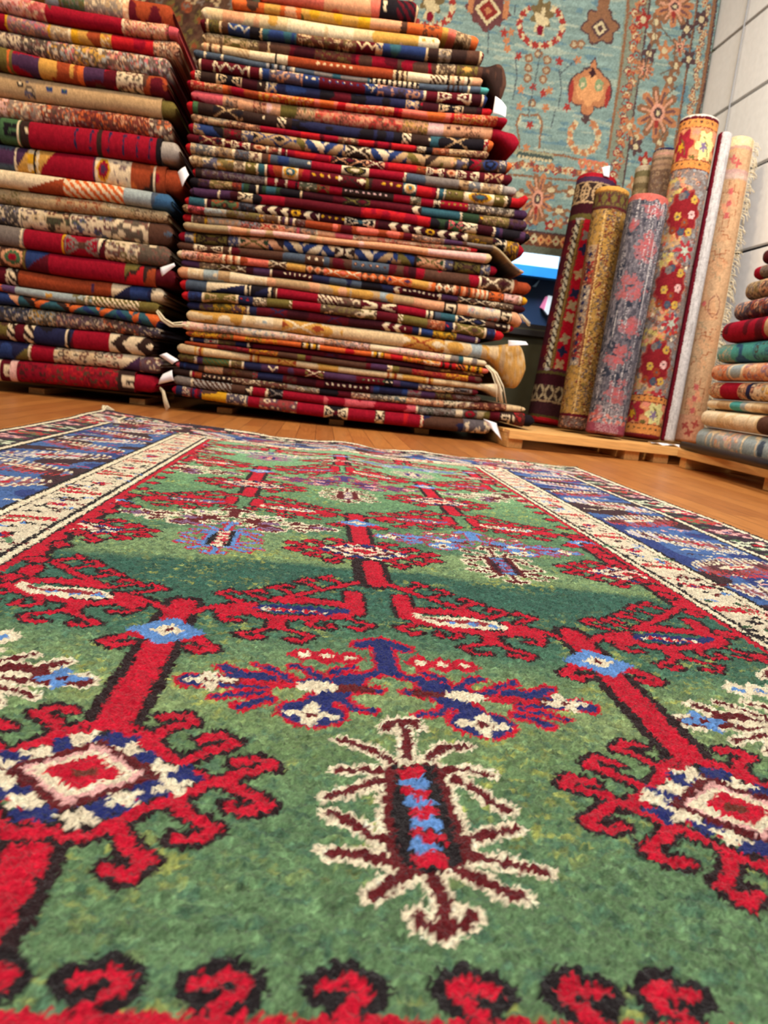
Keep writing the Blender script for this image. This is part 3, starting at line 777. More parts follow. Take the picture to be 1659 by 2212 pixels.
def build_pile(refx, bounds, rugs, yfront, yback, group, seed0, zfloor, tone):
    global TONE
    TONE = tone
    """bounds: image heights of the seams at refx; rugs: what lies between consecutive seams"""
    R = np.random.default_rng(seed0)
    N = len(rugs)
    made = []
    curves = [quad3(refx, b) for b in bounds]
    wob = [R.uniform(0, 50) for _ in bounds]
    def seam(i, px):
        y = curves[i](px)
        return y+(vnoise(px, px*0+wob[i], 55, 71)-.5)*(3.0 if 0 < i < len(bounds)-1 else 0)
    PX = np.linspace(min(g[0] for g in rugs)-30, max(g[1] for g in rugs)+30, 260)
    SX = []
    for i in range(len(bounds)):
        q = np.array([aty(x, y, yfront) for x, y in zip(PX, seam(i, PX))]); SX.append((q[:, 0], q[:, 2]))
    for i in range(len(bounds)-2, -1, -1):                 # every seam stays above the one below it
        zlow = np.interp(SX[i][0], *SX[i+1])
        SX[i] = (SX[i][0], np.maximum(SX[i][1], zlow+.010))
    for i, g in enumerate(rugs):
        xl, xr, spec, label = g[:4]; op = g[4] if len(g) > 4 else {}
        off = R.uniform(-.022, .018)+op.get('y', 0)
        n = max(60, int((xr-xl)/2.1))
        px = np.linspace(xl, xr, n)
        ty, by = seam(i, px), seam(i+1, px)
        py = (ty+by)/2
        xs = np.array([aty(u, v, yfront)[0] for u, v in zip(px, py)])
        zt = np.interp(xs, *SX[i]); zb = np.interp(xs, *SX[i+1])
        dep = np.zeros(n); dr = op.get('droop')
        if dr:
            s = np.clip((px-dr[0])/(xr-dr[0]), 0, 1); e = s*s*(3-2*s); mp = YF/1600
            zt = zt-dr[1]*e*mp; zb = zb-dr[2]*e*mp; dep = dr[3]*e if len(dr) > 3 else dep
        zb = np.maximum(zb, zfloor); zt = np.maximum(zt, zb+.007)-.0008
        yf = yfront+off+(vnoise(xs, xs*0+wob[i], .35, 72)-.5)*.025+dep
        f = lambda x, px=px, xs=xs: float(np.interp(x, px, xs))
        b0, b1 = op.get('bl'), op.get('br')
        i0, i1 = 0, n
        if b0: i0 = int(np.searchsorted(px, b0))
        if b1: i1 = int(np.searchsorted(px, b1))
        nm = op.get('name', 'folded_rug')
        o = fold_mesh(nm, xs[i0:i1], zb[i0:i1], zt[i0:i1], yf[i0:i1], yback, spec, f, seed0*100+i*13, M_YARN, None, (not b0, not b1))
        tag(o, label, 'rug', group)
        for side, lo, hi in (('l', 0, i0+1), ('r', i1-1, n)):
            if hi-lo > 2:
                k = op.get('b'+side+'c', 'R')
                q = slice(lo, hi)
                sh = .10*(zt[q]-zb[q])
                e = fold_mesh('end_binding', xs[q]+(0 if side == 'l' else .0006), zb[q]+sh, zt[q]-sh, yf[q]+.004, yback, f'{px[lo]}:p{k}', f, i*3+5, M_YARN, o, (side == 'l', side == 'r'))
                e['label'] = {'R': 'red', 'r': 'crimson', 'O': 'orange', 'C': 'cream', 's': 'salmon', 'Y': 'yellow', 'a': 'teal', 'c': 'cream', 'X': 'grey', 'y': 'golden', 'o': 'olive', 'q': 'pink', 'u': 'rust', 'm': 'maroon', 'N': 'black'}.get(k, 'coloured')+' bound end of the rug'
        made.append(o)
    return made
# ------------------------------------------------------------------ the tall middle pile
REF = (430, 790, 1050)
B2 = [(-38, -14, 12), (-22, 29, 62), (0, 54, 84), (34, 90, 106), (58, 111, 138), (86, 141, 167), (105, 165, 186), (122, 178, 203), (148, 201, 227), (173, 226, 248), (190, 240, 268),
      (218, 275, 297), (245, 301, 325), (262, 314, 341), (288, 342, 368), (309, 361, 393), (333, 382, 417), (358, 408, 441), (381, 426, 461), (402, 446, 485), (423, 468, 508), (445, 491, 527),
      (460, 506, 537), (482, 520, 547), (498, 534, 566), (525, 562, 594), (542, 587, 625), (562, 606, 647), (578, 623, 662), (603, 647, 690), (630, 668, 708), (651, 688, 732), (670, 709, 744),
      (696, 741, 776), (716, 757, 795), (728, 769, 808), (740, 783, 817), (748, 797, 829), (768, 813, 843), (786, 829, 857), (803, 849, 869), (818, 864, 887), (840, 885, 908), (862, 913, 938)]
M = []
a = M.append
a((560, 905, '560:ps 700:gsp 822:kCN 836:pN 858:bmN 900:|c', 'salmon pink folded rug with a black and red striped end, topmost of the middle pile'))
a((500, 1036, '500:gyOk 570:gpOy 650:gYyo 740:gYyO 800:gOpk 880:pO 915:fOk 950:pO 957:py 970:ps 986:fkec 1020:pO', 'orange and ochre folded rug whose striped end droops past the cream rug below it', {'droop': (952, 12, 17, -.02)}))
a((432, 951, '432:gCc 480:gycp 560:gyyc 620:pC 700:gCc 764:gycy 840:gyyp 905:oCy 940:pC', 'thick cream and golden folded rug near the top of the middle pile'))
a((433, 1045, '433:pk 446:|c 448:fokg 474:|c 477:pk 494:zblc 540:pN 562:|c 566:gtbt 640:fmkco 770:zmc 812:zcbk 826:gbbt 920:|c 924:pK 946:fxcK 975:pK 1008:pk 1036:|c 1040:pm', 'folded rug with dark red and slate blue fold, under the thick cream and golden one', {'bl': 443, 'blc': 'm'}))
a((436, 1097, '436:fkce 480:hoec 534:fkoc 560:pk 578:|c 584:gkmw 680:fmko 760:gkrm 860:gkrk 945:|c 950:fKkc 985:hoky 1035:pk 1044:oKkc 1072:gKkK', 'dark maroon folded rug with a bulging black speckled end beside the teal hanging', {'droop': (1046, -14, 58, -.02)}))
a((435, 1042, '435:sckcp 485:pc 510:bce 540:pC 594:|N 612:|C 622:puO 680:ouc 760:pu 850:scKck 880:pC 930:bCk 960:sCKcp 1020:pp', 'folded rug with cream striped ends and a rust red middle, high in the middle pile'))
a((418, 1056, '418:pS 440:|C 444:pS 478:|C 482:pS 570:sSXN 632:|C 640:gSxx 700:gxtS 800:sNC 905:pS 960:sSK 1000:pS 1010:|C 1038:pa', 'thin slate grey folded rug with a teal end, just above a dark scrolled one', {'br': 1040, 'brc': 'a'}))
a((425, 1052, '425:pk 430:|C 434:pm 461:|C 464:zmCx 536:|C 540:pm 562:|C 566:pb 582:FbNpC 655:obC 690:ombC 790:zbCN 815:FbNpb 915:|C 920:pm 945:hmCm 1013:|C 1016:pw 1040:|C 1044:pb', 'folded rug of navy scrolls between wine red ends, below the thin slate grey one'))
a((411, 1064, '411:pw 421:hCKC 434:pK 468:hNcN 523:pw 556:oKC 565:pK 575:|C 580:Xbec 598:gnnb 690:gnNm 780:gmnN 850:pn 878:hbec 905:oKrC 913:pw 948:hNcN 1002:pK 1032:hCwm', 'black folded rug with cream hourglass ornaments, under the navy scrolled one', {'bl': 420, 'br': 1044}))
a((404, 1096, '404:fRrp 440:fpro 480:gOur 560:fRpY 680:gOsR 760:fRspy 850:gOsRr 980:fRrpy 1074:pr', 'thin orange red folded rug with small flowers, above the salmon floral one', {'bl': 412, 'br': 1075, 'blc': 'r', 'brc': 'r'}))
a((412, 1125, '412:gqrq 480:pp 486:fpkx 515:gppi 545:fpkr 575:gppi 605:gpop 640:fpokc 680:FsRpo 730:fsRkp 790:FsRpk 870:fpoky 925:gppi 960:opkm 1000:fpkmp 1040:pp 1064:pr', 'salmon pink floral folded rug with a big drooping red end on the right', {'droop': (1068, 4, 32, -.015), 'br': 1066, 'brc': 'r'}))
a((404, 1066, '404:pw 418:pG 428:pK 463:DKeN 525:pK 562:oKC 572:gKK 600:bKC 618:pK 630:gNnN 850:gNn 868:bKC 888:gKK 922:oKC 930:gNt 962:DNeN 1014:gNt 1046:hCrK 1056:pO', 'charcoal folded rug with a long blue black panel edged in white, under salmon flowers', {'bl': 416, 'blc': 'R', 'br': 1056, 'brc': 'O'}))
a((413, 1056, '413:fkcp 450:fcxp 490:fmpc 530:fpkm 562:pr 650:grmR 730:fkcr 775:grmR 900:fCKN 920:pN 935:fupk 970:fecmk 1010:fmcek', 'thin red and cream floral folded rug above the bold blue and tan one'))
a((407, 1106, '407:fbyc 430:GbNe 445:GbNob 482:hmkr 522:FbcN 548:DeboN 640:GoeKe 660:GbCbe 745:DKCNC 800:GbCbe 880:GoeKe 960:gppe 980:FbNcy 1012:pN 1016:DrkoN 1040:mkbNb 1078:fbCN', 'tan folded rug with bold blue zigzags, in the upper half of the middle pile', {'bl': 416, 'br': 1096, 'blc': 'r', 'brc': 'O'}))
a((404, 1108, '404:pm 430:DmekN 480:|C 500:hmCr 536:|C 540:mmkpu 575:|C 580:fkrp 602:sCrm 620:grRR 715:DNpqm 790:DmCKp 830:grRR 900:oukY 922:hmCp 960:mmkpu 985:|C 990:hmCm 1028:|C 1036:gmkr 1048:Dmep 1088:pm', 'dark red folded rug with a pink arrow medallion, under the bold blue and tan one', {'bl': 428, 'blc': 'm', 'br': 1090, 'brc': 'm'}))
a((402, 1116, '402:fxec 424:fSxC 461:|C 464:fexk 503:|C 507:fSxk 538:fCkm 565:gukS 585:gSSb 660:oSC 672:pr 738:mCNoC 796:pr 872:|C 877:gSSx 990:fek 1012:fSC 1038:|C 1042:fexk 1080:|C 1084:gxkS', 'slate grey folded rug with red middle and white eye medallion, above the olive banded one', {'bl': 411, 'br': 1090, 'brc': 'X'}))
a((409, 1137, '409:fkce 438:FboCc 470:FoCky 506:fkC 530:oocC 554:|C 558:pt 572:|C 576:gmru 610:mCYtC 645:gmru 670:omYc 730:DmKoC 790:goKm 820:omYc 870:mtCyt 900:gmrR 944:|C 948:pt 958:|C 962:ookc 1000:fkcu 1003:|C 1006:mCYkt 1062:|C 1066:oock 1090:|C 1094:pK', 'olive and brown folded rug with a curled red edge, right of its brick red middle', {'bl': 414, 'blc': 'C', 'br': 1104, 'droop': (1117, -13, 0, -.015)}))
a((415, 1141, '415:pK 435:fkvx 470:fvxk 500:fxkv 572:|C 575:pr 594:|C 600:pm 616:|C 620:prr 638:|N 646:fgkC 684:hroK 712:pr 740:oKiK 838:pK 850:pr 886:fgkC 910:pr 938:hKCN 952:oroY 1012:fKCv 1062:fKxC 1112:pv', 'dark plum folded rug with crimson squares and pale dots, below the olive banded one', {'bl': 420}))
a((409, 1140, '409:pN 426:fvkN 452:foek 500:fkum 522:gNgt 553:|C 557:gtgN 648:|c 655:gmmw 740:DKoGm 800:gmm 890:VKC 912:gtNg 995:|C 1000:gNg 1035:okY 1044:foek 1100:fvKk', 'dark green and maroon folded rug, directly above one with white square patches'))
a((409, 1146, '409:gNv 470:|C 474:gwv 502:gNw 514:DCNk 545:gNrg 575:grNm 615:gmm 780:grRr 930:gNgr 970:hGqN 1000:DCNw 1030:gwgm 1066:|C 1070:gNvn', 'crimson folded rug with a white square patch near each dark end, mid middle pile', {'bl': 414, 'blc': 'v', 'br': 1136, 'brc': 'N'}))
a((398, 1134, '398:pw 408:pt 441:|C 445:pw 456:FGuN 515:fNkS 550:VwC 622:mwwYw 655:VwC 690:owY 745:hNCt 810:gwm 840:VwC 915:mwwYw 945:VwC 1005:|C 1010:FKkY 1065:DNCw 1092:|C 1096:fKYv', 'wine dark folded rug with white bracket marks and yellow bars, below the white patched one', {'bl': 405, 'br': 1122, 'brc': 'r', 'droop': (1062, 2, 22, -.015)}))
a((395, 1132, '395:fkce 407:fqkm 442:flex 490:foxk 560:fkYxm 600:sCkv 640:fkxm 660:gum 720:gmus 890:fkxp 960:gvkx 1030:gexE', 'thin pinkish brown folded rug whose grey end bends down across the pile', {'droop': (1060, 46, 46, -.05)}))
a((393, 1032, '393:pr 410:|C 414:fkpx 441:|Y 446:fXpe 518:fksl 560:DpRCk 615:fpxk 640:pq 648:fxkp 682:|C 686:gqps 763:|C 766:fpCk 800:pp 815:fsCk 860:fpCs 900:fesk 960:fGpks 1010:fRCR', 'pale pink and grey folded rug with red ends, lying on a plain beige fold', {'bl': 410, 'br': 1018}))
a((397, 1061, '397:geiE 500:giep 700:gip 1050:pc', 'plain pinkish beige folded rug without pattern, midway up the middle pile'))
a((384, 1076, '384:pr 398:fbC 416:|Y 420:hoKok 492:fbCb 514:|C 518:Dpog 580:GpKob 612:GbcbC 722:XKCw 766:GbCbe 860:GobKe 895:pK 902:Dpog 958:|C 962:fbCK 980:hoKk 1042:fbCK', 'folded rug with bold navy and tan zigzags and a cream butterfly, under the plain beige', {'bl': 396, 'br': 1062, 'blc': 'r', 'brc': 'r'}))
a((382, 1147, '382:pk 418:|C 422:hkCk 480:pk 494:|C 500:gkmS 570:gSkw 660:okC 700:gSkm 760:oSkp 840:gkmw 900:grkS 1036:|C 1040:DkCNw 1106:|C 1110:pu', 'brown and slate folded rug with a rust fuzzy end, under bold navy zigzags', {'br': 1118, 'brc': 'u'}))
a((382, 1140, '382:pC 392:fipk 425:fpks 480:sCup 520:gpsu 580:DkCe 620:gypk 660:dkpO 700:DOCks 780:dkOp 840:DOpv 890:gypO 940:dkCO 980:spukO 1030:sCO 1055:hOkO 1090:fipk 1122:sCu', 'orange and peach folded rug with lozenges, between two dark folds', {'bl': 392, 'blc': 'C', 'br': 1130, 'brc': 'Y'}))
a((390, 1136, '390:pv 430:fkc 468:DkCo 530:gkw 548:pv 583:|C 588:pw 610:owC 675:gnS 780:gnN 850:VmC 870:owC 950:|C 955:pv 990:DKCk 1050:fKkC 1110:pw', 'thin dark plum and navy folded rug squeezed above the peach key patterned one'))
a((383, 1128, '383:pp 406:kcCp 438:gplC 470:gle 495:gCyp 545:kcCe 576:gpep 690:gleyp 760:gyel 820:gply 850:gppe 960:kCKc 990:gsp 1010:FCsl 1080:kCKc 1105:pp', 'peach and pale grey folded rug with cream key squares near both ends', {'droop': (1113, 2, 10, -.01)}))
a((388, 1112, '388:pr 400:gtSr 446:ACn 528:sCN 540:ANnx 580:sCNk 598:pr 686:bCm 730:FkCm 780:XmCm 860:pr 920:sCN 940:gtS 985:|C 990:DNCrn 1050:gkr 1070:oKCk 1100:|C 1104:pr', 'crimson folded rug with slate blue ends, directly under the peach key patterned one', {'bl': 400, 'br': 1104, 'blc': 'R', 'brc': 'r'}))
a((394, 1086, '394:pr 408:fnb 437:|C 440:hoeko 510:|C 515:onRN 548:fCNk 576:po 625:bCo 632:prr 692:FkCoK 780:FCKo 812:pm 860:bCo 870:po 922:fukp 960:onRb 978:|C 982:Doek 1045:|C 1048:onbR 1068:bpRN', 'red folded rug with olive panels and black and white leaves, its ends orange red', {'bl': 406, 'br': 1071, 'blc': 'R', 'brc': 'R'}))
a((404, 1037, '404:pn 430:fvko 460:foYN 500:fvnY 534:|C 540:pn 554:pm 580:DmnCm 620:gmw 700:DmnYm 740:gmw 825:VmCv 875:pm 890:pn 905:|C 910:pb 935:fYKo 985:pv 1028:|C', 'dark wine and navy folded rug resting on the thick golden cream one'))
a((404, 1136, '404:gyyc 460:gyCc 560:oCl 590:gccC 610:DyCu 700:gycy 740:gcc 840:pc 872:DyucC 960:gycl 1040:gcye 1090:Fyecy', 'thick golden cream folded rug with a big drooping rounded end on the right', {'droop': (1052, -14, 64, -.02)}))
a((393, 1050, '393:pC 410:fipC 440:fxlip 520:fCxil 620:fipCx 700:fxkip 800:giCx 860:fixC 960:giCx 990:pt 1000:giCx 1030:pC', 'pale pink and grey folded rug just under the thick golden cream one', {'br': 1033, 'brc': 'C', 'bl': 402, 'blc': 'i'}))
a((402, 1055, '402:fYkr 470:foOK 505:pO 530:fYKoO 565:fOrY 600:pO 650:sKCY 690:pO 730:gOR 790:pO 802:sCYK 830:gOR 870:fOYK 915:fCYrO 950:sRKR 985:bKO 1005:sYKYO', 'bright orange red folded rug with black and yellow stripes at its ends', {'bl': 408, 'br': 1044, 'blc': 'O', 'brc': 's'}))
a((408, 1045, '408:pn 412:|C 415:pn 440:hxCr 470:fko 508:pn 534:|C 538:pw 546:pmm 700:Dmnw 735:pm 790:pw 870:gwk 950:Fmyw', 'plain dark red folded rug with navy ends, below the bright orange red one'))
a((399, 1040, '399:puo 470:fmkr 540:fuYk 600:gko 660:gkmo 720:gukm 800:gvx 837:DCyk 848:gko 890:furm 960:fumY 1010:gkm', 'thin brown and rust folded rug lying on a narrow golden cream fold'))
a((384, 1086, '384:gcE 420:sycu 440:gcc 540:sucy 560:gyy 600:Dyu 640:gyc 760:gcc 836:sucy 860:gyc 915:sycu 935:gcec 1030:gcC', 'narrow golden cream folded rug with a frayed rounded end, low in the middle pile', {'droop': (1045, -4, 16, -.02)}))
a((384, 1032, '384:fko 420:|C 424:pv 437:boGCk 495:|C 500:fkoe 522:|C 527:gnv 580:zvC 600:gmv 660:DmCo 700:gvm 780:omGC 830:oNC 850:gvn 905:fCkv 935:DCNx 980:hxkN 1020:pm', 'dark green and plum folded rug with pale leaf panels, under the narrow cream fold'))
a((378, 1040, '378:pn 395:gnb 428:pk 440:bpe 480:fkom 520:gmk 545:fxrk 556:gnb 610:fmk 640:gwm 700:owC 800:gwv 806:gnb 880:fxnr 910:pv 940:fKmo 980:fkmx', 'navy and plum folded rug with beige bands at the left, fourth from the bottom', {'bl': 386, 'blc': 'q'}))
a((372, 1136, '372:pK 408:sCrk 420:pu 435:oKCr 500:fkmC 560:fmcN 620:fxmoC 690:gmNk 760:fmpC 800:fKxC 850:ftyC 880:fpmC 960:fCmgk 985:FCeSm 1025:fmkp 1095:pc 1126:|N', 'dark folded rug with a cream rounded end, third from the bottom of the middle pile', {'droop': (1040, 6, 0, -.01), 'br': 1128, 'brc': 'c'}))
a((374, 1151, '374:px 412:|C 415:bXk 500:pk 528:oKCx 540:|C 545:pr 574:|C 577:DNxk 610:prr 700:grq 900:|C 904:fxgkX 985:pC 1000:mxkrk 1033:gEo 1060:pm 1080:kCK 1110:fKkR', 'crimson folded rug with grey leaf end, its far end curling over the pale pallet', {'droop': (1064, 0, 12, -.06), 'br': 1130, 'brc': 'N'}))
a((372, 1062, '372:pn 395:fnCr 410:smnr 437:gYk 490:fnCv 528:|C 536:pr 560:FrvkC 640:prr 700:hNCm 750:prr 810:hCkN 830:prr 870:gRr 908:|C 914:gnko 950:gnkn 1000:fnC 1048:|C', 'navy and crimson folded rug at the very bottom of the middle pile', {'bl': 380, 'blc': 'r'}))
assert len(M) == len(B2)-1, (len(M), len(B2))
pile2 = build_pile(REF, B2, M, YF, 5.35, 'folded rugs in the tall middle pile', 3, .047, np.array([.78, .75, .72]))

# ------------------------------------------------------------------ the left pile
REF1 = (0, 181, 350)
B1 = [(-46, -26, -2), (-22, 21, 47), (21, 58, 80), (58, 91, 117), (98, 138, 163), (148, 178, 205), (203, 228, 252), (250, 274, 297), (306, 331, 353), (363, 388, 416), (402, 427, 452), (438, 460, 480),
      (484, 509, 530), (528, 553, 575), (572, 600, 620), (612, 636, 653), (629, 659, 679), (656, 677, 710), (694, 712, 731), (734, 755, 773), (775, 790, 810), (823, 837, 857)]
L = []
a = L.append
a((-60, 372, '-60:glo 130:fGox 180:fxeC 262:fpC 275:gum 370:pm', 'brick red folded rug with green grey blotches, topmost of the left pile', {}))
a((-60, 386, '-60:fipkq 60:fqCrp 100:gkr 112:pr 265:|C 270:fpqkC 360:fkqp', 'crimson folded rug with pink flowered ends, second from the top of the left pile', {'br': 366, 'brc': 'q', 'droop': (350, 4, 0)}))
a((-60, 386, '-60:pr 10:|Y 16:fxVpq 103:|Y 108:fexC 146:|C 152:gYyu 215:fYCu 240:grRR 330:fpCkm', 'folded rug of grey, mustard and bright red bands, high in the left pile', {}))
a((-60, 366, '-60:fCvk 40:fNxCm 100:fNlCYq 160:fKlpYC 230:fkNCpql 300:fKCqxl', 'densely flowered dark folded rug with pale blossoms, above the orange brown one', {}))
a((-60, 362, '-60:gko 16:|O 28:gurv 85:guuy 150:gyuO 180:gvmk 225:gmr 252:FCmNC 310:gmuk', 'rust orange and maroon folded rug with one cream flower, above the plain beige one', {}))
a((-60, 378, '-60:pe 22:oeNC 50:FeNbc 75:pe 85:oebG 150:gee', 'plain beige folded rug with a few blue spots, upper left pile', {'br': 350, 'brc': 'o'}))
a((-60, 370, '-60:fiKp 10:fxpuC 84:fmOCNx 160:fmuNOx 230:fmOpN 320:fNCmxO', 'red folded rug with small orange flowers, under the plain beige one'))
a((-60, 388, '-60:pN 0:kNG 38:|C 44:oKCo 64:prr 150:Jrn 212:|K 215:pK 222:Jrn 285:Jrn 338:pN 348:VNXe', 'crimson folded rug with black hooked signs, seventh down, near a grey paper tag', {'br': 352, 'brc': 'X'}))
a((-60, 394, '-60:gvS 28:|C 32:Avy 58:DCY 70:|N 76:|C 82:Ayr 115:prr 200:|v 206:mCYrv 240:FCvC 282:gKuO 330:|C 336:gru', 'red folded rug with yellow and cream panels, carrying a round grey paper tag', {'br': 356, 'brc': 'u'}))
a((-60, 372, '-60:pC 60:ACu 140:bCO 270:pl 328:gBS 350:pB', 'folded rug of plain cream turning to orange with cream slashes'))
a((-60, 362, '-60:fEeo 40:fecE 120:feuE 220:feCEo 290:fEkec', 'beige folded rug with faint tan flowers, under the orange slashed one'))
a((-60, 372, '-60:fNxCb 40:|C 48:FCNvc 100:FcgmN 150:FCbmg 240:FNCmC 320:mkSpu', 'cream folded rug with large dark medallions, in the middle of the left pile'))
a((-60, 368, '-60:px 42:gxC 46:|C 54:prr 136:|Y 142:hrxk 215:TCNm 230:FCmox 300:FNCmC', 'crimson folded rug with grey and white lattice end, beneath the cream medallion one'))
a((-60, 379, '-60:fpgCk 0:mkpGr 50:|o 58:Abm 105:prr 270:ToKrR 310:gKu', 'bright red folded rug with blue corner and dark saw teeth', {'br': 338, 'brc': 'm'}))
a((-60, 352, '-60:pm 12:|C 18:bCK 34:|K 38:guu 195:gvu 240:ACn 280:gnbm 325:FCNC', 'rust orange folded rug with cream and navy end, lower left pile'))
a((-60, 342, '-60:fbO 34:gll 100:gmly 155:fol 185:|C 200:bCo 300:po', 'thin grey green folded rug with a tasselled olive end, lower left pile'))
a((-60, 344, '-60:Gbpb 40:GtKOt 180:GbtOt 300:GtOb', 'blue folded rug with orange lattice strokes, above the black flowered one'))
a((-60, 345, '-60:fNSbC 60:fNlCY 120:fvNpCx 220:fNvCkO 300:fnvCN', 'black folded rug full of tiny pale flowers, fourth from the bottom left'))
a((-60, 330, '-60:gko 16:bCK 32:pm 52:bCK 72:gnN 140:|C 150:AnM 158:prm 235:pC 240:VCKC'.replace('AnM', 'Anm'), 'navy and crimson folded rug with cream and black chevrons at its end'))
a((-60, 344, '-60:gbn 28:Anoy 60:|C 66:prm 115:FcNmC 210:FCNrC 262:ACv 300:FvCm', 'folded rug of blue, crimson and spotted cream, second from the bottom of the left pile'))
a((-60, 336, '-60:hrCN 0:kCmi 22:pi 36:FrmKr 100:FrgRr 180:FrRgm 255:kCKi 290:prr', 'crimson flowered folded rug at the very bottom of the left pile', {'br': 292, 'brc': 'r'}))
assert len(L) == len(B1)-1, (len(L), len(B1))
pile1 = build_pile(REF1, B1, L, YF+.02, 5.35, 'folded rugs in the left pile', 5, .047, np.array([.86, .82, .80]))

# ------------------------------------------------------------------ paper tags and tassels tied to the rugs
def px_card(name, q, Y, parent, label, m=None, bend=.02, curl=0.):
    """a bent paper tag spanned by four measured corners"""
    c = [aty(*p, Y) for p in q]; n = 7
    g = []
    for i in range(n):
        s = i/(n-1); row = []
        for j in range(n):
            t = j/(n-1)
            p = (c[0]*(1-t)+c[1]*t)*(1-s)+(c[3]*(1-t)+c[2]*t)*s
            p = p+np.array([0, -bend*math.sin(math.pi*t)-curl*s*s, 0]); row.append(p)
        g.append(row)
    o = MB().card(g, .0009).build(name, m or M_PAPER, parent, 0, True)
    o['label'] = label
    return o
TY = YF-.055
def tassel(parent, pts, n, r, spread, label, seed=0):
    R = np.random.default_rng(seed); m = MB()
    base = [aty(x, y, Y) for x, y, Y in pts]
    for k in range(n):
        off = R.normal(0, 1, 3)*np.array([1, 1, 1])
        m.tube([b+off*spread*(.35+.65*i/(len(base)-1))*np.array([1, .6, 1]) for i, b in enumerate(base)], r, 5)
    o = m.build('fringe', M_FRINGE, parent, 0, True); o['label'] = label
px_card('price_tag', [(1070, 208), (1094, 232), (1092, 254), (1064, 246)], TY-.005, pile2[8], 'folded white paper tag hanging from the rug end', bend=.015)
px_card('price_tag', [(1098, 735), (1136, 738), (1141, 745), (1098, 748)], TY-.01, pile2[31], 'rolled white paper tag on the golden rug', bend=.02)
px_card('price_tag', [(1044, 905), (1072, 914), (1083, 952), (1062, 928)], TY-.03, pile2[41], 'curled white paper tag hanging from the rug end', bend=.02, curl=.02)
px_card('price_tag', [(344, 768), (360, 762), (386, 778), (372, 787)], TY-.005, pile2[38], 'white paper tag sticking out to the left', bend=.015)
px_card('price_tag', [(342, 830), (352, 808), (372, 799), (376, 822)], TY, pile2[40], 'grey white paper tag sticking out to the left', bend=.02)
px_card('price_tag', [(346, 578), (350, 597), (379, 574), (376, 568)], TY-.005, pile1[13], 'white folded paper tag at the rug end', bend=.01)
px_card('price_tag', [(384, 372), (400, 360), (408, 378), (394, 404)], TY-.005, pile1[8], 'round grey paper tag at the rug end', bend=.01)
tassel(pile2[37], [(1052, 790, TY), (1068, 806, TY-.02), (1080, 835, TY-.03), (1084, 868, TY-.02)], 14, .003, .012, 'cream threads hanging over the rug end', 1)
tassel(pile2[28], [(1126, 680, TY), (1134, 690, TY-.01), (1144, 702, TY-.01)], 8, .002, .012, 'loose cream threads at the rug end', 2)
tassel(pile1[15], [(340, 672, TY+.01), (352, 690, TY), (372, 703, TY), (396, 702, TY)], 9, .004, .008, 'twisted olive cream threads reaching to the next pile', 3)
tassel(pile1[20], [(346, 838, TY+.03), (352, 846, TY), (355, 862, TY-.01), (361, 882, TY-.01)], 12, .003, .006, 'cream tassel hanging below the bottom rug', 4)
# ------------------------------------------------------------------ rolled rugs standing in the corner
def roll_mesh(name, base, top, r, paint, m, rim, parent=None, flatten=1., nh=330, na=110, seed=1, spiral=True):
    """an upright roll: base and top are the centres of its ends; paint() colours it over arc (0 faces the room) and height"""
    B, T_ = Vector(base), Vector(top); axis_ = (T_-B); L = axis_.length; axis_.normalize()
    f = Vector((-B.x, -B.y, 0)).normalized(); f = (f-axis_*f.dot(axis_)).normalized(); s = axis_.cross(f).normalized()     # s: to the right when seen from the room
    if s.x < 0: s = -s
    arc = np.linspace(-math.pi, math.pi, na, endpoint=False); hs = np.linspace(0, L, nh)
    pt = Painter(arc*r, hs, PAL['k'], .0016, seed)
    paint(pt, r, L)
    C = pt.finish(.10, seed)*np.array([.80, .78, .78])
    rr = r*(1+.035*(vnoise(arc[None, :]*1.2+9, hs[:, None], .45, seed)-.5)+.012*np.sin(arc*3+seed)[None, :])
    er = np.minimum(hs, L-hs); rr = rr*(1-.16*np.clip(1-er/.012, 0, 1)**2)[:, None]
    P = (np.array(B)[None, None]+hs[:, None, None]*np.array(axis_)+rr[..., None]*(np.cos(arc)[None, :, None]*np.array(f)*flatten+np.sin(arc)[None, :, None]*np.array(s)))
    V = P.reshape(-1, 3)
    j, i = np.meshgrid(np.arange(nh-1), np.arange(na), indexing='ij'); i2 = (i+1) % na
    q = np.stack([j*na+i, j*na+i2, (j+1)*na+i2, (j+1)*na+i], -1).reshape(-1, 4)
    # spiral end: coiled layers sunk between bright backing edges
    vs, cs, qs = [V[-na:]], [np.tile(rim*.8, (na, 1))], []
    n0 = na; last = 0
    rings = 14
    topP = P[-1]; cen = np.array(T_)
    ringsP = [topP]; prev = np.arange(na)+last
    for k in range(1, rings):
        t = 1-k/rings
        dz = (-.006 if k % 2 else .0)-.012*(k/rings)
        ph = .5/rings*(arc/math.pi)
        Rk = cen+(topP-cen)*np.clip(t+ph, .02, 1)[:, None]+np.array(axis_)*dz
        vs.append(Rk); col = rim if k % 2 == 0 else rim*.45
        cs.append(np.tile(col, (na, 1)))
        cur = n0+(k-1)*na+np.arange(na)
        i = np.arange(na); i2 = (i+1) % na
        qs.append(np.stack([prev[i], prev[i2], cur[i2], cur[i]], -1)); prev = cur
    body = link(name, npmesh(name, V, q, C.reshape(-1, 3), [list(range(na))[::-1]]), m, parent)
    link('coiled_end', npmesh('coiled_end', np.concatenate(vs), np.concatenate(qs), np.concatenate(cs), [list(prev)]), m, body)
    return body

def standing(base_px, top_px, rpx, Yb, Yt):
    Z0 = .121
    b = aty(*base_px, Yb); b[2] = Z0; t = aty(*top_px, Yt)
    return b, t, rpx*Yb/1600
def arcpx(r, rpx): return lambda d: r*math.asin(max(-.99, min(.99, d/rpx)))

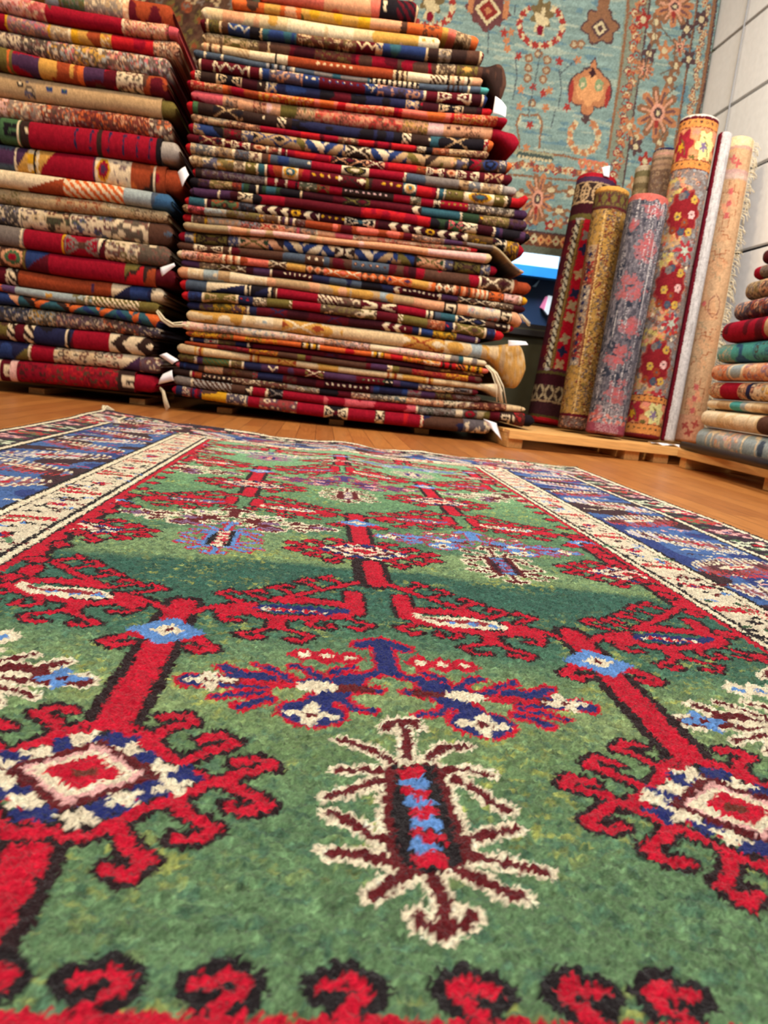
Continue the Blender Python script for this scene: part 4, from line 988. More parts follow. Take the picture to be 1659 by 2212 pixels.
GR = 'rolled rugs standing in the corner'
def hpx(L, y0, y1): return lambda y: L*(y0-y)/(y0-y1)            # image height -> height along the roll

def v1(pt, r, L):
    h = hpx(L, 915, 388)
    U, V = pt.U, pt.V
    pt.C[:] = lin((84, 34, 48))
    def band(y0, y1, c): pt.rect(-9, 9, h(y0), h(y1), c)
    band(398, 385, lin((176, 30, 44))); band(410, 398, PAL['v']); band(412, 409, PAL['e'])
    q = pt.sl(-9, 9, h(450), h(412)); pt.C[q] = pattern('h', (pt.U[q]+1) % .085, pt.V[q]-(h(450)+h(412))/2, .085, h(412)-h(450), cols('KeK'), 3)
    band(453, 449, PAL['e']); band(475, 453, PAL['w']); band(486, 475, PAL['o']*.7)
    m = (V < h(486)) & (V > h(800))
    left = m & (U < -.050); pt.C[left] = lin((80, 24, 36)); pt.C[left & ((V*4.3+.2*vnoise(U, V, .05, 3)) % 1 < .4)] = lin((104, 22, 32))
    st = m & (U > -.086) & (U < -.056); pt.C[st] = lin((200, 190, 160)); pt.C[st & (((V+U*1.2)/.05) % 1 < .38)] = lin((40, 34, 36))
    for y in np.arange(h(795), h(490), .058): pt.ell(-.098, y, .010, .020, PAL['e']); pt.ell(-.097, y, .006, .013, lin((60, 26, 36)))
    pt.C[m & (U > -.056) & (U < -.028)] = lin((104, 78, 40)); pt.C[m & (abs(U+.042) < .002)] = lin((150, 120, 60))
    red = m & (U >= -.028); pt.C[red] = lin((172, 18, 38))
    for y, k in ((520, 'x'), (548, 'n'), (600, 'e'), (640, 'n'), (665, 'E'), (690, 'e'), (735, 'E'), (762, 'n'), (790, 'e')):
        pt.ell(.010, h(y), .028, .032, PAL[k]*.9, .3, y, 4)
    pt.rect(-.09, -.05, h(806), h(800), PAL['X']); pt.rect(-.09, -.028, h(488), h(484), PAL['X'])
    band(812, 806, PAL['o']*.6)
    band(835, 812, PAL['w']); q = pt.sl(-9, 9, h(868), h(836)); pt.C[q] = pattern('X', (pt.U[q]+1) % .07, pt.V[q]-(h(868)+h(836))/2, .07, h(836)-h(868), cols('KEk'), 3)
    band(872, 868, PAL['e']*.7); band(900, 872, lin((60, 30, 34))); band(905, 900, PAL['o']*.5); band(916, 905, lin((170, 24, 36)))
def v2(pt, r, L):
    h = hpx(L, 938, 415); U, V = pt.U, pt.V
    pt.C[:] = lin((174, 132, 72))
    q = pt.sl(-9, 9, h(905), h(465)); pt.C[q] = worley(pt.U[q], pt.V[q], .017, 4, cols('yeyyok')*.8)
    R = np.random.default_rng(3)
    y = h(900)
    while y < h(465):                                   # stepped latch-hook outlines
        for x in (-.125, -.005, .045, .085):
            a = R.choice([-1, 1])*.012; c = [lin((92, 66, 40)), lin((120, 50, 44)), lin((88, 74, 74))][R.integers(3)]
            pt.stroke([(x, y), (x+a, y), (x+a, y+.012), (x+2*a, y+.012), (x+2*a, y+.024), (x+a*.3, y+.030)], .0055, c)
            pt.rect(x+a*.3-.004, x+a*.3+.004, y+.013, y+.021, [PAL['c'], PAL['m'], PAL['x']][R.integers(3)])
        y += .034
    m = (V < h(540)) & (V > h(800)) & (U > -.135) & (U < -.022)
    pt.C[m] = lin((150, 96, 60))
    mm = m & (U > -.110) & (U < -.038)
    cyc = np.floor(V/.15).astype(int) % 3
    w1 = worley(U, V, .020, 8, cols('mukRe')); w2 = worley(U, V, .022, 9, cols('emkxe')); w3 = worley(U, V, .018, 10, cols('xCkex'))
    for k, w_ in enumerate((w1, w2, w3)): pt.C[mm & (cyc == k)] = w_[mm & (cyc == k)]
    for y in np.arange(h(790), h(560), .05): pt.rect(-.083, -.068, y, y+.026, PAL['n']); pt.rect(-.091, -.060, y+.009, y+.017, PAL['n'])
    pt.rect(-.022, -.016, h(905), h(465), lin((220, 180, 110))); pt.rect(-.030, -.026, h(800), h(540), PAL['m'])
    def band(y0, y1, c): pt.rect(-9, 9, h(y0), h(y1), c)
    band(465, 420, PAL['k']); q = pt.sl(-9, 9, h(457), h(428)); pt.C[q] = pattern('X', (pt.U[q]+1) % .06, pt.V[q]-(h(457)+h(428))/2, .06, h(428)-h(457), cols('okXm'), 3)
    band(463, 460, PAL['m']); band(426, 408, lin((214, 160, 76))); band(428, 425, lin((150, 100, 46)))
    band(912, 905, PAL['m']); q = pt.sl(-9, 9, h(940), h(912)); pt.C[q] = worley(pt.U[q], pt.V[q], .016, 5, cols('kpxmk'))
def v3(pt, r, L):
    h = hpx(L, 948, 432); U, V = pt.U, pt.V
    g = vnoise(U*1.8, V*.6, .012, 5); g2 = vnoise(U, V, .035, 6)
    pt.C[:] = lin((104, 100, 106)); pt.C[g > .62] = lin((78, 76, 84)); pt.C[(g < .28)] = lin((134, 128, 132)); pt.C[(g2 > .72) & (g > .4)] = lin((52, 56, 68))
    pk = lin((166, 94, 94)); n3 = vnoise(U, V, .016, 7)
    for x, y, ru, rv in ((.045, 468, .075, .05), (-.06, 500, .04, .04), (.05, 545, .075, .095), (-.03, 620, .06, .05), (.02, 640, .075, .07), (.04, 715, .06, .07), (-.02, 790, .07, .05), (.01, 770, .06, .05), (.03, 860, .07, .085), (-.06, 650, .05, .03), (-.07, 905, .04, .05)):
        d = np.hypot((U-x)/ru, (V-h(y))/rv)+(n3-.5)*1.1
        pt.C[d < .8] = pk; pt.C[(d < .55) & (n3 > .6)] = lin((186, 84, 90)); pt.C[(d < .7) & (n3 < .3)] = lin((150, 110, 116))
    pt.C[(vnoise(U*5, V*.06, .02, 9) > .80)] = lin((196, 190, 186))
    m = V > h(448)+(n3-.5)*.03; pt.C[m] = lin((200, 104, 92)); pt.C[V > h(431)] = lin((46, 36, 44))
    pt.C[(V < h(925)+(n3-.5)*.02)] = lin((150, 72, 88)); pt.C[(V < h(905)) & (V > h(925)) & (n3 > .5)] = lin((206, 112, 98))
    c = (np.floor(U/.006).astype(int) % 2 == 0) & (V < h(880)) & (abs(U-.01) < .075); pt.C[c] = pt.C[c]*.6+lin((206, 190, 184))*.4
def v4(pt, r, L):
    h = hpx(L, 952, 262); U, V = pt.U, pt.V
    pt.C[:] = worley(U, V, .026, 11, cols('xXXxxplkXu')*.9)
    n3 = vnoise(U, V, .02, 12)
    R = np.random.default_rng(6)
    for y0 in (470, 625, 790):
        q = pt.sl(-9, 9, h(y0+88), h(y0-82)); k = np.abs(pt.V[q]-h(y0))/.23+(vnoise(pt.U[q], pt.V[q], .03, y0)-.5)*.5
        a = worley(pt.U[q], pt.V[q], .03, y0, cols('epeoyxs')); mk = (k > .42) & (k < .78) & (pt.U[q] < .03); pt.C[q][mk] = a[mk]
        for _ in range(7):
            pt.ell(R.uniform(-.11, -.02), h(y0-50)+R.uniform(-.06, .06), .015, .012, lin((204, 182, 104)), .35, R.uniform(0, 6), 5)
        pt.ell(.005, h(y0), .094, .142, lin((160, 66, 56)), .09, 1, 11); pt.ell(.005, h(y0), .084, .126, lin((134, 32, 38)), .08, 1.2, 11)
        for dx, dy, c in ((-.035, 8, 'y'), (.045, -30, 'y'), (.045, 38, 'y'), (.045, 2, 'i'), (-.01, -38, 'S'), (.0, 40, 'S'), (-.05, 38, 'u'), (.01, 20, 'u'), (-.03, -34, 'x')):
            [pt.ell(.01+dx+.013*math.cos(g), h(y0+dy)+.017*math.sin(g), .0085, .0095, (lin((198, 160, 70)) if c == 'y' else PAL[c]*.85)) for g in np.arange(dx*90, dx*90+6.2, 1.05)]; pt.ell(.01+dx, h(y0+dy), .006, .007, PAL['K'] if c == 'i' else lin((96, 92, 90)))
        for _ in range(14):
            x, y = R.uniform(-.1, .11), h(y0+80)+R.uniform(-.10, .06)
            pt.ell(x, y, .010, .010, [lin((206, 84, 50)), lin((170, 40, 50)), PAL['C'], PAL['S']][R.integers(4)], .3, x*80, 5)
        pt.ell(.055, h(y0+78), .045, .05, lin((166, 52, 58)), .4, y0, 7); pt.ell(.055, h(y0+78), .02, .022, lin((180, 190, 170)), .3, 2, 5)
    org = lin((216, 142, 74))
    def band(y0, y1): 
        pt.rect(-9, 9, h(y0), h(y1), org)
        q = pt.sl(-9, 9, h(y0)+.012, h(y1)-.012); pt.C[q] = pattern('o', pt.U[q]+2, pt.V[q]-(h(y0)+h(y1))/2, 1, .05, cols('Oky')+(org-PAL['O'])*[[1], [0], [0]], 2)
        pt.rect(-9, 9, h(y0), h(y0)+.005, PAL['m']); pt.rect(-9, 9, h(y1)-.005, h(y1), PAL['m'])
    def main(y0, y1):
        pt.rect(-9, 9, h(y0), h(y1), lin((220, 150, 104)))
        ym = (h(y0)+h(y1))/2; hh = (h(y1)-h(y0))/2
        for x, c, d in ((-.075, lin((160, 40, 52)), PAL['Y']), (.062, lin((214, 208, 140)), PAL['V']), (.19, lin((160, 40, 52)), PAL['Y']), (-.21, lin((214, 208, 140)), PAL['V'])):
            pt.ell(x, ym, .062, hh*.92, lin((196, 120, 70)), .2, 1, 6); pt.ell(x, ym, .056, hh*.84, c, .2, 1, 6)
            pt.ell(x-.012, ym-.01, .018, .024, d, .4, 2, 5); pt.stroke([(x-.02, ym+hh*.5), (x+.01, ym), (x+.022, ym-hh*.6)], .006, PAL['o'])
        for x in (-.005, .125, -.14):
            pt.ell(x, ym+hh*.72, .022, .016, lin((226, 140, 116)), .3, 1, 5); pt.ell(x, ym-hh*.75, .018, .012, PAL['o'], .3, 1, 5)
    main(362, 292); band(292, 272); band(378, 358)
    pt.rect(-9, 9, h(268), 9, lin((236, 224, 206))); pt.rect(-9, 9, h(272), h(268), PAL['m'])
    main(925, 872); band(876, 860); band(946, 922); pt.rect(-9, 9, -1, h(944), lin((120, 36, 40)))
def v5(pt, r, L):
    pt.C[:] = lin((204, 200, 196))
    g = vnoise(pt.U*6, pt.V*.2, .02, 3); pt.C[g > .7] = lin((176, 172, 168))
    pt.C[(pt.U < -.016)] = lin((112, 20, 36)); 
def v6(pt, r, L):
    h = hpx(L, 965, 300); U, V = pt.U, pt.V
    pt.C[:] = lin((208, 168, 126)); f = vnoise(U, V, .08, 3); pt.C[f > .6] = lin((212, 164, 120))
    ln, pk = lin((166, 100, 66)), lin((206, 104, 96))
    def band(y0, y1, c): pt.rect(-9, 9, h(y0), h(y1), c)
    band(323, 300, lin((232, 214, 164))); band(380, 372, lin((206, 164, 150))); band(328, 322, lin((210, 160, 140)))
    band(392, 380, lin((214, 180, 160)))
    def steps(x0, y0, n, dx, dy, c, w=.0048):
        p = [(x0, h(y0))]
        for k in range(n): p += [(p[-1][0]+dx, p[-1][1]), (p[-1][0]+dx, p[-1][1]-dy)]
        pt.stroke(p, w, c)
    for x, y in ((-.02, 350), (.01, 360)): pt.ell(x, h(y), .018, .02, pk, .4, 2, 4)
    for y0 in (445, 870):
        for dx, dy in ((0, 0), (0, -26), (0, 26), (-.03, 6), (.03, 0), (-.015, 14), (.012, -12)): pt.rect(dx-.013, dx+.013, h(y0+dy)-.018, h(y0+dy)+.018, pk if dx == 0 else lin((232, 160, 120)))
        for s in (-1, 1): pt.stroke([(s*.016, h(y0-48)), (s*.016, h(y0-24)), (s*.05, h(y0-24)), (s*.05, h(y0+24)), (s*.018, h(y0+24)), (s*.018, h(y0+52)), (0, h(y0+52))], .004, ln)
    for y0 in (520, 545, 570, 690, 715, 740, 765): steps(.06, y0, 4, -.03, .022*(1 if y0 % 2 else -1), ln); steps(-.06, y0+12, 3, .028, .03, lin((150, 140, 110)), .003)
    for s in (-1, 1): pt.stroke([(.02, h(640)), (.02+s*.035, h(655)), (.02+s*.03, h(680)), (.02, h(690))], .005, lin((150, 96, 80)))
    pt.ell(-.045, h(660), .014, .018, pk)
    band(965, 905, lin((214, 156, 120)))
    for x, y in ((-.03, 930), (.03, 925), (0, 945)): pt.ell(x, h(y), .02, .02, lin((176, 80, 70)), .4, x*90, 4)
def v7(pt, r, L):
    U, V = pt.U, pt.V
    pt.C[:] = worley(U, V, .022, 4, cols('kxcxk')); pt.C[:] = pt.C*.5+lin((150, 120, 100))*.5
    pt.rect(-9, 9, L-.14, L-.015, lin((176, 144, 116)))
    for d, c in ((.05, (200, 150, 130)), (.08, (130, 110, 90)), (.12, (150, 120, 100))): pt.rect(-9, 9, L-d, L-d+.014, lin(c))
    pt.rect(-9, 9, L-.018, 9, lin((34, 36, 70)))
def v8(pt, r, L):
    U, V = pt.U, pt.V
    pt.C[:] = worley(U, V, .026, 5, cols('oecke')); pt.C[:] = pt.C*.5+lin((140, 124, 90))*.5
    for d, c in ((.02, (196, 180, 150)), (.06, (120, 110, 76)), (.10, (166, 146, 110)), (.14, (116, 100, 70))): pt.rect(-9, 9, L-d-.02, L-d+.02, lin(c))

def roll(px, paint, rim, label, seed, nh=330, flatten=1., rr=None):
    b, t, r = standing(*px)
    o = roll_mesh('rolled_rug', b, t, rr or r, paint, M_YARN, lin(rim), None, flatten, nh, 120, seed)
    tag(o, label, 'rug', GR); return o, b, t, r
o1, b1, t1, r1 = roll(((1178, 915), (1290, 388), 42, 5.15, 5.3), v1, (150, 30, 44), 'dark red rolled rug with a black and white barber stripe, nearest the window', 21)
roll(((1238, 938), (1322, 413), 36, 4.72, 4.85), v2, (206, 160, 90), 'golden tan rolled rug with brown latch hooks, between the dark red and grey pink rolls', 22)
roll(((1303, 948), (1401, 430), 41, 4.42, 4.55), v3, (60, 46, 52), 'worn grey rolled rug with faded pink medallions, front of the upright rolls', 23)
roll(((1383, 952), (1511, 263), 40.5, 4.52, 4.70), v4, (236, 222, 204), 'tallest rolled rug, with orange bands and big red flower medallions', 24, 420)
o5, b5, t5, r5 = roll(((1440, 958), (1567, 290), 15, 4.46, 4.66), v5, (200, 196, 190), 'slim rolled rug showing its grey white back and a dark red edge', 25)
o6, b6, t6, r6 = roll(((1482, 965), (1598, 304), 29, 4.62, 4.80), v6, (226, 206, 160), 'pale peach rolled rug with thin stepped outlines and a fringed side', 26)
roll(((1350, 905), (1441, 328), 28, 4.93, 5.08), v7, (34, 36, 70), 'brownish pink rolled rug with a navy rim, behind the grey pink roll', 27)
roll(((1312, 900), (1398, 364), 24, 5.10, 5.25), v8, (190, 170, 140), 'shorter beige banded rolled rug, behind the golden and grey pink rolls', 28)
px_card('price_tag', [(1300, 362), (1318, 358), (1316, 384), (1304, 380)], 5.3-r1-.012, o1, 'small pink and white paper tag at the top', bend=.006)
sc_ = [[(1.98+.035*i, 4.245+.02*j+.006*math.sin(i*1.7), .1035+.007*(1+math.sin(i*2.1+j))) for i in range(7)] for j in range(4)]
tag(MB().card(sc_, .0008).build('plastic_sheet', M_PAPER, None, 0, True), 'crumpled scrap of white plastic on the pallet edge beside the tallest roll', 'plastic')
m = MB(); R = np.random.default_rng(12)
m.tube([np.array(b6)*(1-s)+np.array(t6)*s+np.array([r6*.92, -r6*.3, 0]) for s in np.linspace(0, 1, 12)], .006, 6)
for k in range(260):                               # loose side fringe of the pale roll
    s = R.uniform(.06, 1); p = np.array(b6)*(1-s)+np.array(t6)*s
    p = p+np.array([r6*.92, -r6*.3, 0]); q = p+np.array([R.uniform(.015, .055), R.uniform(-.03, .01), R.uniform(-.07, -.005)])
    m.tube([p, (p+q)/2+np.array([.010, -.006, .008]), q], .0022, 4)
m.build('fringe', M_FRINGE, o6, 0, True)['label'] = 'ragged cream side fringe'

# ------------------------------------------------------------------ the teal rug hanging on the back wall
YH = YB-.035
tq = lambda X, Y: aty(850+X/2.05, Y/2.05, YH)[[0, 2]]
TQ = lambda L: np.array([tq(*p) for p in L])
tx = axis([(.30, 2.665, .0062)]); tz0 = aty(1170, 549, YH)[2]; tz = axis([(tz0, 3.32, .0062)])
tp_ = Painter(tx, tz, lin((126, 152, 145)), .0025, 31)
U, V = tp_.U, tp_.V
st = vnoise(U*.22, V*3, .05, 33); tp_.C[:] = lin((126, 152, 145))*(.80+.34*st)[..., None]
k = vnoise(U*.3, V*2, .04, 34) > .74; tp_.C[k] = lin((154, 170, 154)); k = vnoise(U*.4, V*2, .05, 35) > .78; tp_.C[k] = lin((98, 130, 138))
BR, OR, DKB, RD, CR2, MV = lin((132, 96, 70)), lin((176, 120, 82)), lin((82, 62, 62)), lin((150, 56, 50)), lin((196, 184, 144)), lin((112, 78, 74))
def flower(X, Y, ru, rv, c1, c2, c3, n=8):
    u, v = tq(X, Y); tp_.ell(u, v, ru, rv, c1, .18, X, n); tp_.ell(u, v, ru*.66, rv*.66, c2, .15, X+1, n); tp_.ell(u, v, ru*.28, rv*.28, c3)
def line(L, w, c): tp_.stroke(TQ(L), w, c)
px2m = YH/1600/2.05
sp = lambda p: p*px2m
# side border: strip of small flowers between two lines, then the main border
tp_.poly(TQ([(1030, 0), (1140, 0), (1010, 830), (945, 700)]), lin((124, 134, 116)))
R = np.random.default_rng(4)
for k in range(46):
    s = k/46; flower(1088-108*s+R.uniform(-18, 18), 8+790*s, .030, .030, [BR, OR, MV, RD][k % 4], [CR2, OR, lin((112, 150, 140))][k % 3], RD, 5)
line([(1040, -60), (1036, 60), (995, 380), (945, 700)], .020, BR); line([(1140, -60), (1130, 40), (1080, 380), (1012, 840)], .014, DKB); line([(1352, -60), (1345, 30), (1290, 380), (1245, 660)], .018, BR); line([(1356, -60), (1349, 30), (1294, 380), (1249, 660)], .006, DKB)
line([(1430, -60), (1420, 40), (1372, 380), (1335, 560)], .030, BR); line([(1440, -60), (1430, 40), (1382, 380), (1345, 560)], .012, DKB)
for k in range(26):
    s = k/26; flower(1388-85*s+R.uniform(-12, 12), 10+600*s, .022, .028, [OR, BR, MV][k % 3], CR2, RD, 5)
# lower border
line([(520, 655), (760, 690), (955, 745)], .016, BR); line([(510, 770), (820, 802), (1000, 826)], .016, BR); line([(540, 668), (700, 690)], .040, lin((150, 150, 120)))
for k in range(9): u, v = tq(560+k*17, 684+k*2.4); tp_.ell(u, v, .022, .024, lin((70, 84, 78))); tp_.ell(u, v-.012, .013, .012, CR2)
for k in range(22):
    flower(530+k*21, 725+k*2.9+R.uniform(-14, 14), .028, .026, [OR, RD, BR, CR2][k % 4], [CR2, MV, OR][k % 3], RD, 5)
for k in range(4): flower(835+k*32, 722+k*6, .030, .036, lin((206, 120, 90)), OR, CR2, 3)
y0 = tz0
tp_.rect(0, 3, y0, y0+.055, lin((104, 112, 96))); tp_.rect(0, 3, y0+.055, y0+.150, lin((112, 70, 52)))
for k in range(40):
    u = .3+k*.058; tp_.dia(u, y0+.105, .034, .042, lin((206, 150, 96)) if k % 3 else CR2); tp_.dia(u, y0+.105, .012, .015, RD)
tp_.rect(0, 3, y0+.150, y0+.165, DKB)
for k in range(34): flower_u = .3+k*.07; tp_.ell(flower_u, y0+.24+.03*math.sin(k*2.2), .040, .034, [OR, MV, BR, RD][k % 4], .25, k, 5); tp_.ell(flower_u, y0+.24+.03*math.sin(k*2.2), .018, .016, CR2)
tp_.rect(0, 3, y0+.325, y0+.338, BR)
# big palmettes
def palm(X, Y, w, h, c1, c2, c3, lobes=9):
    u, v = tq(X, Y); w, h = sp(w), sp(h)
    tp_.ell(u, v, w*1.05, h*1.05, DKB, .16, .5, lobes); tp_.ell(u, v, w*.96, h*.96, c1, .16, .5, lobes); tp_.ell(u, v, w*.60, h*.60, c2, .16, .5, lobes); tp_.ell(u, v, w*.28, h*.30, c3, .2, 1, 5); tp_.ell(u, v, w*.10, h*.10, CR2)
def star(X, Y, w, h, n=11):
    u, v = tq(X, Y); w, h = sp(w), sp(h)
    for k in range(n):
        a = 2*math.pi*k/n+.2; tp_.stroke([(u+.25*w*math.cos(a), v+.25*h*math.sin(a)), (u+w*.85*math.cos(a), v+h*.85*math.sin(a))], w*.34, BR if k % 2 else OR)
        tp_.stroke([(u+.3*w*math.cos(a), v+.3*h*math.sin(a)), (u+w*.75*math.cos(a), v+h*.75*math.sin(a))], w*.12, lin((200, 150, 120)) if k % 2 else MV)
    tp_.ell(u, v, w*.34, h*.34, lin((206, 150, 124))); tp_.ell(u, v, w*.2, h*.2, DKB); tp_.ell(u, v, w*.1, h*.1, CR2)
    tp_.rect(u-w*.10, u+w*.10, v-h*.55, v-h*.25, RD)
star(1172, 500, 95, 108); star(1245, 30, 85, 75); star(640, 880, 70, 110); star(1110, 310, 42, 42); star(1270, 205, 40, 40, 8); star(960, 1010, 40, 70, 7)
u, v = tq(418, 48)
tp_.dia(u, v, sp(100), sp(86), lin((100, 62, 62))); tp_.rect(u-sp(60), u+sp(60), v-sp(52), v+sp(70), lin((100, 62, 62))); tp_.rect(u-sp(84), u-sp(62), v-sp(20), v+sp(50), OR); tp_.rect(u+sp(62), u+sp(84), v-sp(20), v+sp(50), OR)
tp_.dia(u, v, sp(56), sp(56), CR2); tp_.dia(u, v, sp(40), sp(40), RD*.7); tp_.dia(u, v, sp(16), sp(16), OR)
u, v = tq(915, 120)
tp_.ell(u, v, sp(74), sp(66), DKB, .14, .4, 6); tp_.ell(u, v, sp(66), sp(58), BR, .14, .4, 6); tp_.rect(u-sp(24), u+sp(24), v+sp(50), v+sp(130), BR); tp_.dia(u, v-.01, sp(42), sp(42), DKB); tp_.dia(u, v-.01, sp(28), sp(30), CR2); tp_.dia(u, v-.01, sp(14), sp(15), DKB)
u, v = tq(870, 395)
for f_, c in ((1.0, DKB), (.92, OR), (.62, lin((206, 150, 100)))):
    tp_.ell(u-sp(44)*f_, v-sp(6), sp(50)*f_, sp(64)*f_, c); tp_.ell(u+sp(44)*f_, v-sp(6), sp(50)*f_, sp(64)*f_, c); tp_.ell(u, v+sp(30)*f_, sp(58)*f_, sp(56)*f_, c); tp_.ell(u, v-sp(76)*f_, sp(28)*f_, sp(34)*f_, c); tp_.dia(u, v+sp(96)*f_, sp(16)*f_, sp(26)*f_, c)
for dx in (-34, 34): tp_.ell(u+sp(dx), v+sp(18), sp(17), sp(24), lin((130, 150, 110))); tp_.ell(u+sp(dx), v+sp(12), sp(7), sp(10), CR2)
for dx in (-78, 78): tp_.ell(u+sp(dx), v-sp(20), sp(10), sp(44), RD)
tp_.dia(u, v+sp(62), sp(14), sp(22), lin((60, 36, 40))); tp_.dia(*tq(850, 530), sp(22), sp(18), DKB)
def wreath(X, Y, w, h, c, n, rr):
    for k in range(n):
        a = 2*math.pi*k/n; 
        if abs(a-math.pi/2) < .5: continue
        q = tq(X+w*math.cos(a), Y-h*math.sin(a)); tp_.ell(q[0], q[1], rr, rr*1.15, c if k % 3 else CR2, .3, k, 4)
wreath(655, 110, 96, 90, RD, 40, .020); wreath(165, 30, 96, 90, RD, 40, .020); wreath(843, 605, 62, 72, OR, 34, .020)
for X, Y in ((655, 95), (165, 40)):
    u, v = tq(X, Y); tp_.ell(u, v+sp(30), sp(44), sp(50), lin((112, 98, 66)), .2, 1, 7); tp_.ell(u, v, sp(26), sp(44), CR2, .3, 1, 5); tp_.ell(u, v-sp(30), sp(14), sp(20), lin((120, 26, 44)))
for X, Y in ((600, 256), (682, 264), (598, 300), (678, 310), (594, 345), (664, 350), (644, 236), (800, 196), (830, 196), (614, 455)):
    u, v = tq(X, Y); tp_.ell(u, v, sp(17), sp(17), BR); tp_.ell(u, v, sp(9), sp(9), lin((170, 160, 130)))
for X, Y in ((500, 178), (505, 215), (555, 248), (490, 145), (520, 142), (565, 395), (665, 410), (560, 470), (675, 475), (735, 270), (605, 552), (770, 475), (590, 650), (815, 265), (690, 400), (620, 385)):
    u, v = tq(X, Y); tp_.ell(u, v, sp(13), sp(14), RD if (X+Y) % 2 else OR, .3, X, 5)
for p in ([(655, 200), (640, 300), (622, 380), (606, 470)], [(540, 260), (548, 330), (530, 440)], [(735, 300), (745, 400), (730, 480)], [(735, 330), (790, 280), (815, 262)], [(600, 470), (600, 520)], [(420, 130), (416, 240)], [(540, 20), (536, 60)], [(720, 480), (700, 560)]):
    line(p, .008, lin((78, 88, 92)))
for s in (-1, 1): line([(603+s*8, 510), (603+s*40, 505), (603+s*58, 545), (603+s*48, 600), (603+s*44, 650)], .016, BR); line([(603+s*38, 512), (603+s*50, 545)], .010, CR2)
for X, Y in ((1160, 100), (1155, 165), (1200, 225), (1365, 85), (1250, 290), (1075, 610), (1072, 650), (1180, 628), (1112, 715), (1065, 820), (1225, 355), (1130, 240), (1045, 560), (1105, 90), (1300, 130), (1310, 260)):
    u, v = tq(X, Y); R_ = sp(26); tp_.ell(u, v, R_, R_*1.2, [BR, OR, DKB, RD][(X+Y) % 4], .3, X, 5); tp_.ell(u, v, R_*.45, R_*.5, CR2)
for p in ([(1150, 90), (1160, 170), (1120, 260), (1110, 330), (1070, 380)], [(1190, 130), (1250, 200), (1240, 300), (1180, 330)], [(1260, 380), (1200, 430)], [(1050, 560), (1075, 640)], [(1180, 620), (1220, 560)]):
    line(p, .010, lin((104, 92, 76)))
for X, Y in ((700, 840), (735, 935), (560, 860), (790, 850)):
    u, v = tq(X, Y); tp_.ell(u, v, sp(36), sp(20), BR, .3, X, 5); tp_.ell(u, v, sp(18), sp(10), CR2)
Ct = tp_.finish(.10, 9)*np.array([.88, .84, .84])
gx, gz = np.meshgrid(tx, tz)
gy = YH+.010*np.sin(gx*5+1)+.008*(vnoise(gx, gz, .4, 5)-.5)
nx, nz = len(tx), len(tz); A = np.stack([gx, gy, gz], -1).reshape(-1, 3); Bk = A+[0, .009, 0]; N = len(A)
ring_ = np.concatenate([np.arange(nx), np.arange(1, nz)*nx+nx-1, (nz-1)*nx+np.arange(nx-2, -1, -1), np.arange(nz-2, 0, -1)*nx])
rq = np.stack([ring_, ring_+N, np.roll(ring_, -1)+N, np.roll(ring_, -1)], -1)
me = npmesh('hanging_rug', np.concatenate([A, Bk]), np.concatenate([gridq(nz, nx), gridq(nz, nx, N)[:, ::-1], rq[:, ::-1]]), np.concatenate([Ct.reshape(-1, 3), Ct.reshape(-1, 3)*.6]))
tag(link('hanging_rug', me, M_YARN), 'huge teal rug with brown palmettes hanging on the back wall above the window', 'rug')
# a dark floral rug hanging behind the gap between the piles
hx = axis([(-2.2, -.72, .012)]); hz = axis([(.5, 3.2, .012)])
hp = Painter(hx, hz, PAL['K'], .004, 3); hp.C[:] = worley(hp.U, hp.V, .07, 6, cols('kKmocukxw'))*.8
gx, gz = np.meshgrid(hx, hz); gy = YB-.05+.012*np.sin(gx*7); nx, nz = len(hx), len(hz)
A = np.stack([gx, gy, gz], -1).reshape(-1, 3); N = len(A); Bk = A+[0, .01, 0]; Ch = hp.finish(.1, 4).reshape(-1, 3)
ring_ = np.concatenate([np.arange(nx), np.arange(1, nz)*nx+nx-1, (nz-1)*nx+np.arange(nx-2, -1, -1), np.arange(nz-2, 0, -1)*nx])
rq = np.stack([ring_, ring_+N, np.roll(ring_, -1)+N, np.roll(ring_, -1)], -1)
me = npmesh('hanging_rug', np.concatenate([A, Bk]), np.concatenate([gridq(nz, nx), gridq(nz, nx, N)[:, ::-1], rq[:, ::-1]]), np.concatenate([Ch, Ch*.6]))
tag(link('hanging_rug', me, M_YARN), 'dark floral rug hanging on the back wall behind the gap between two piles', 'rug')

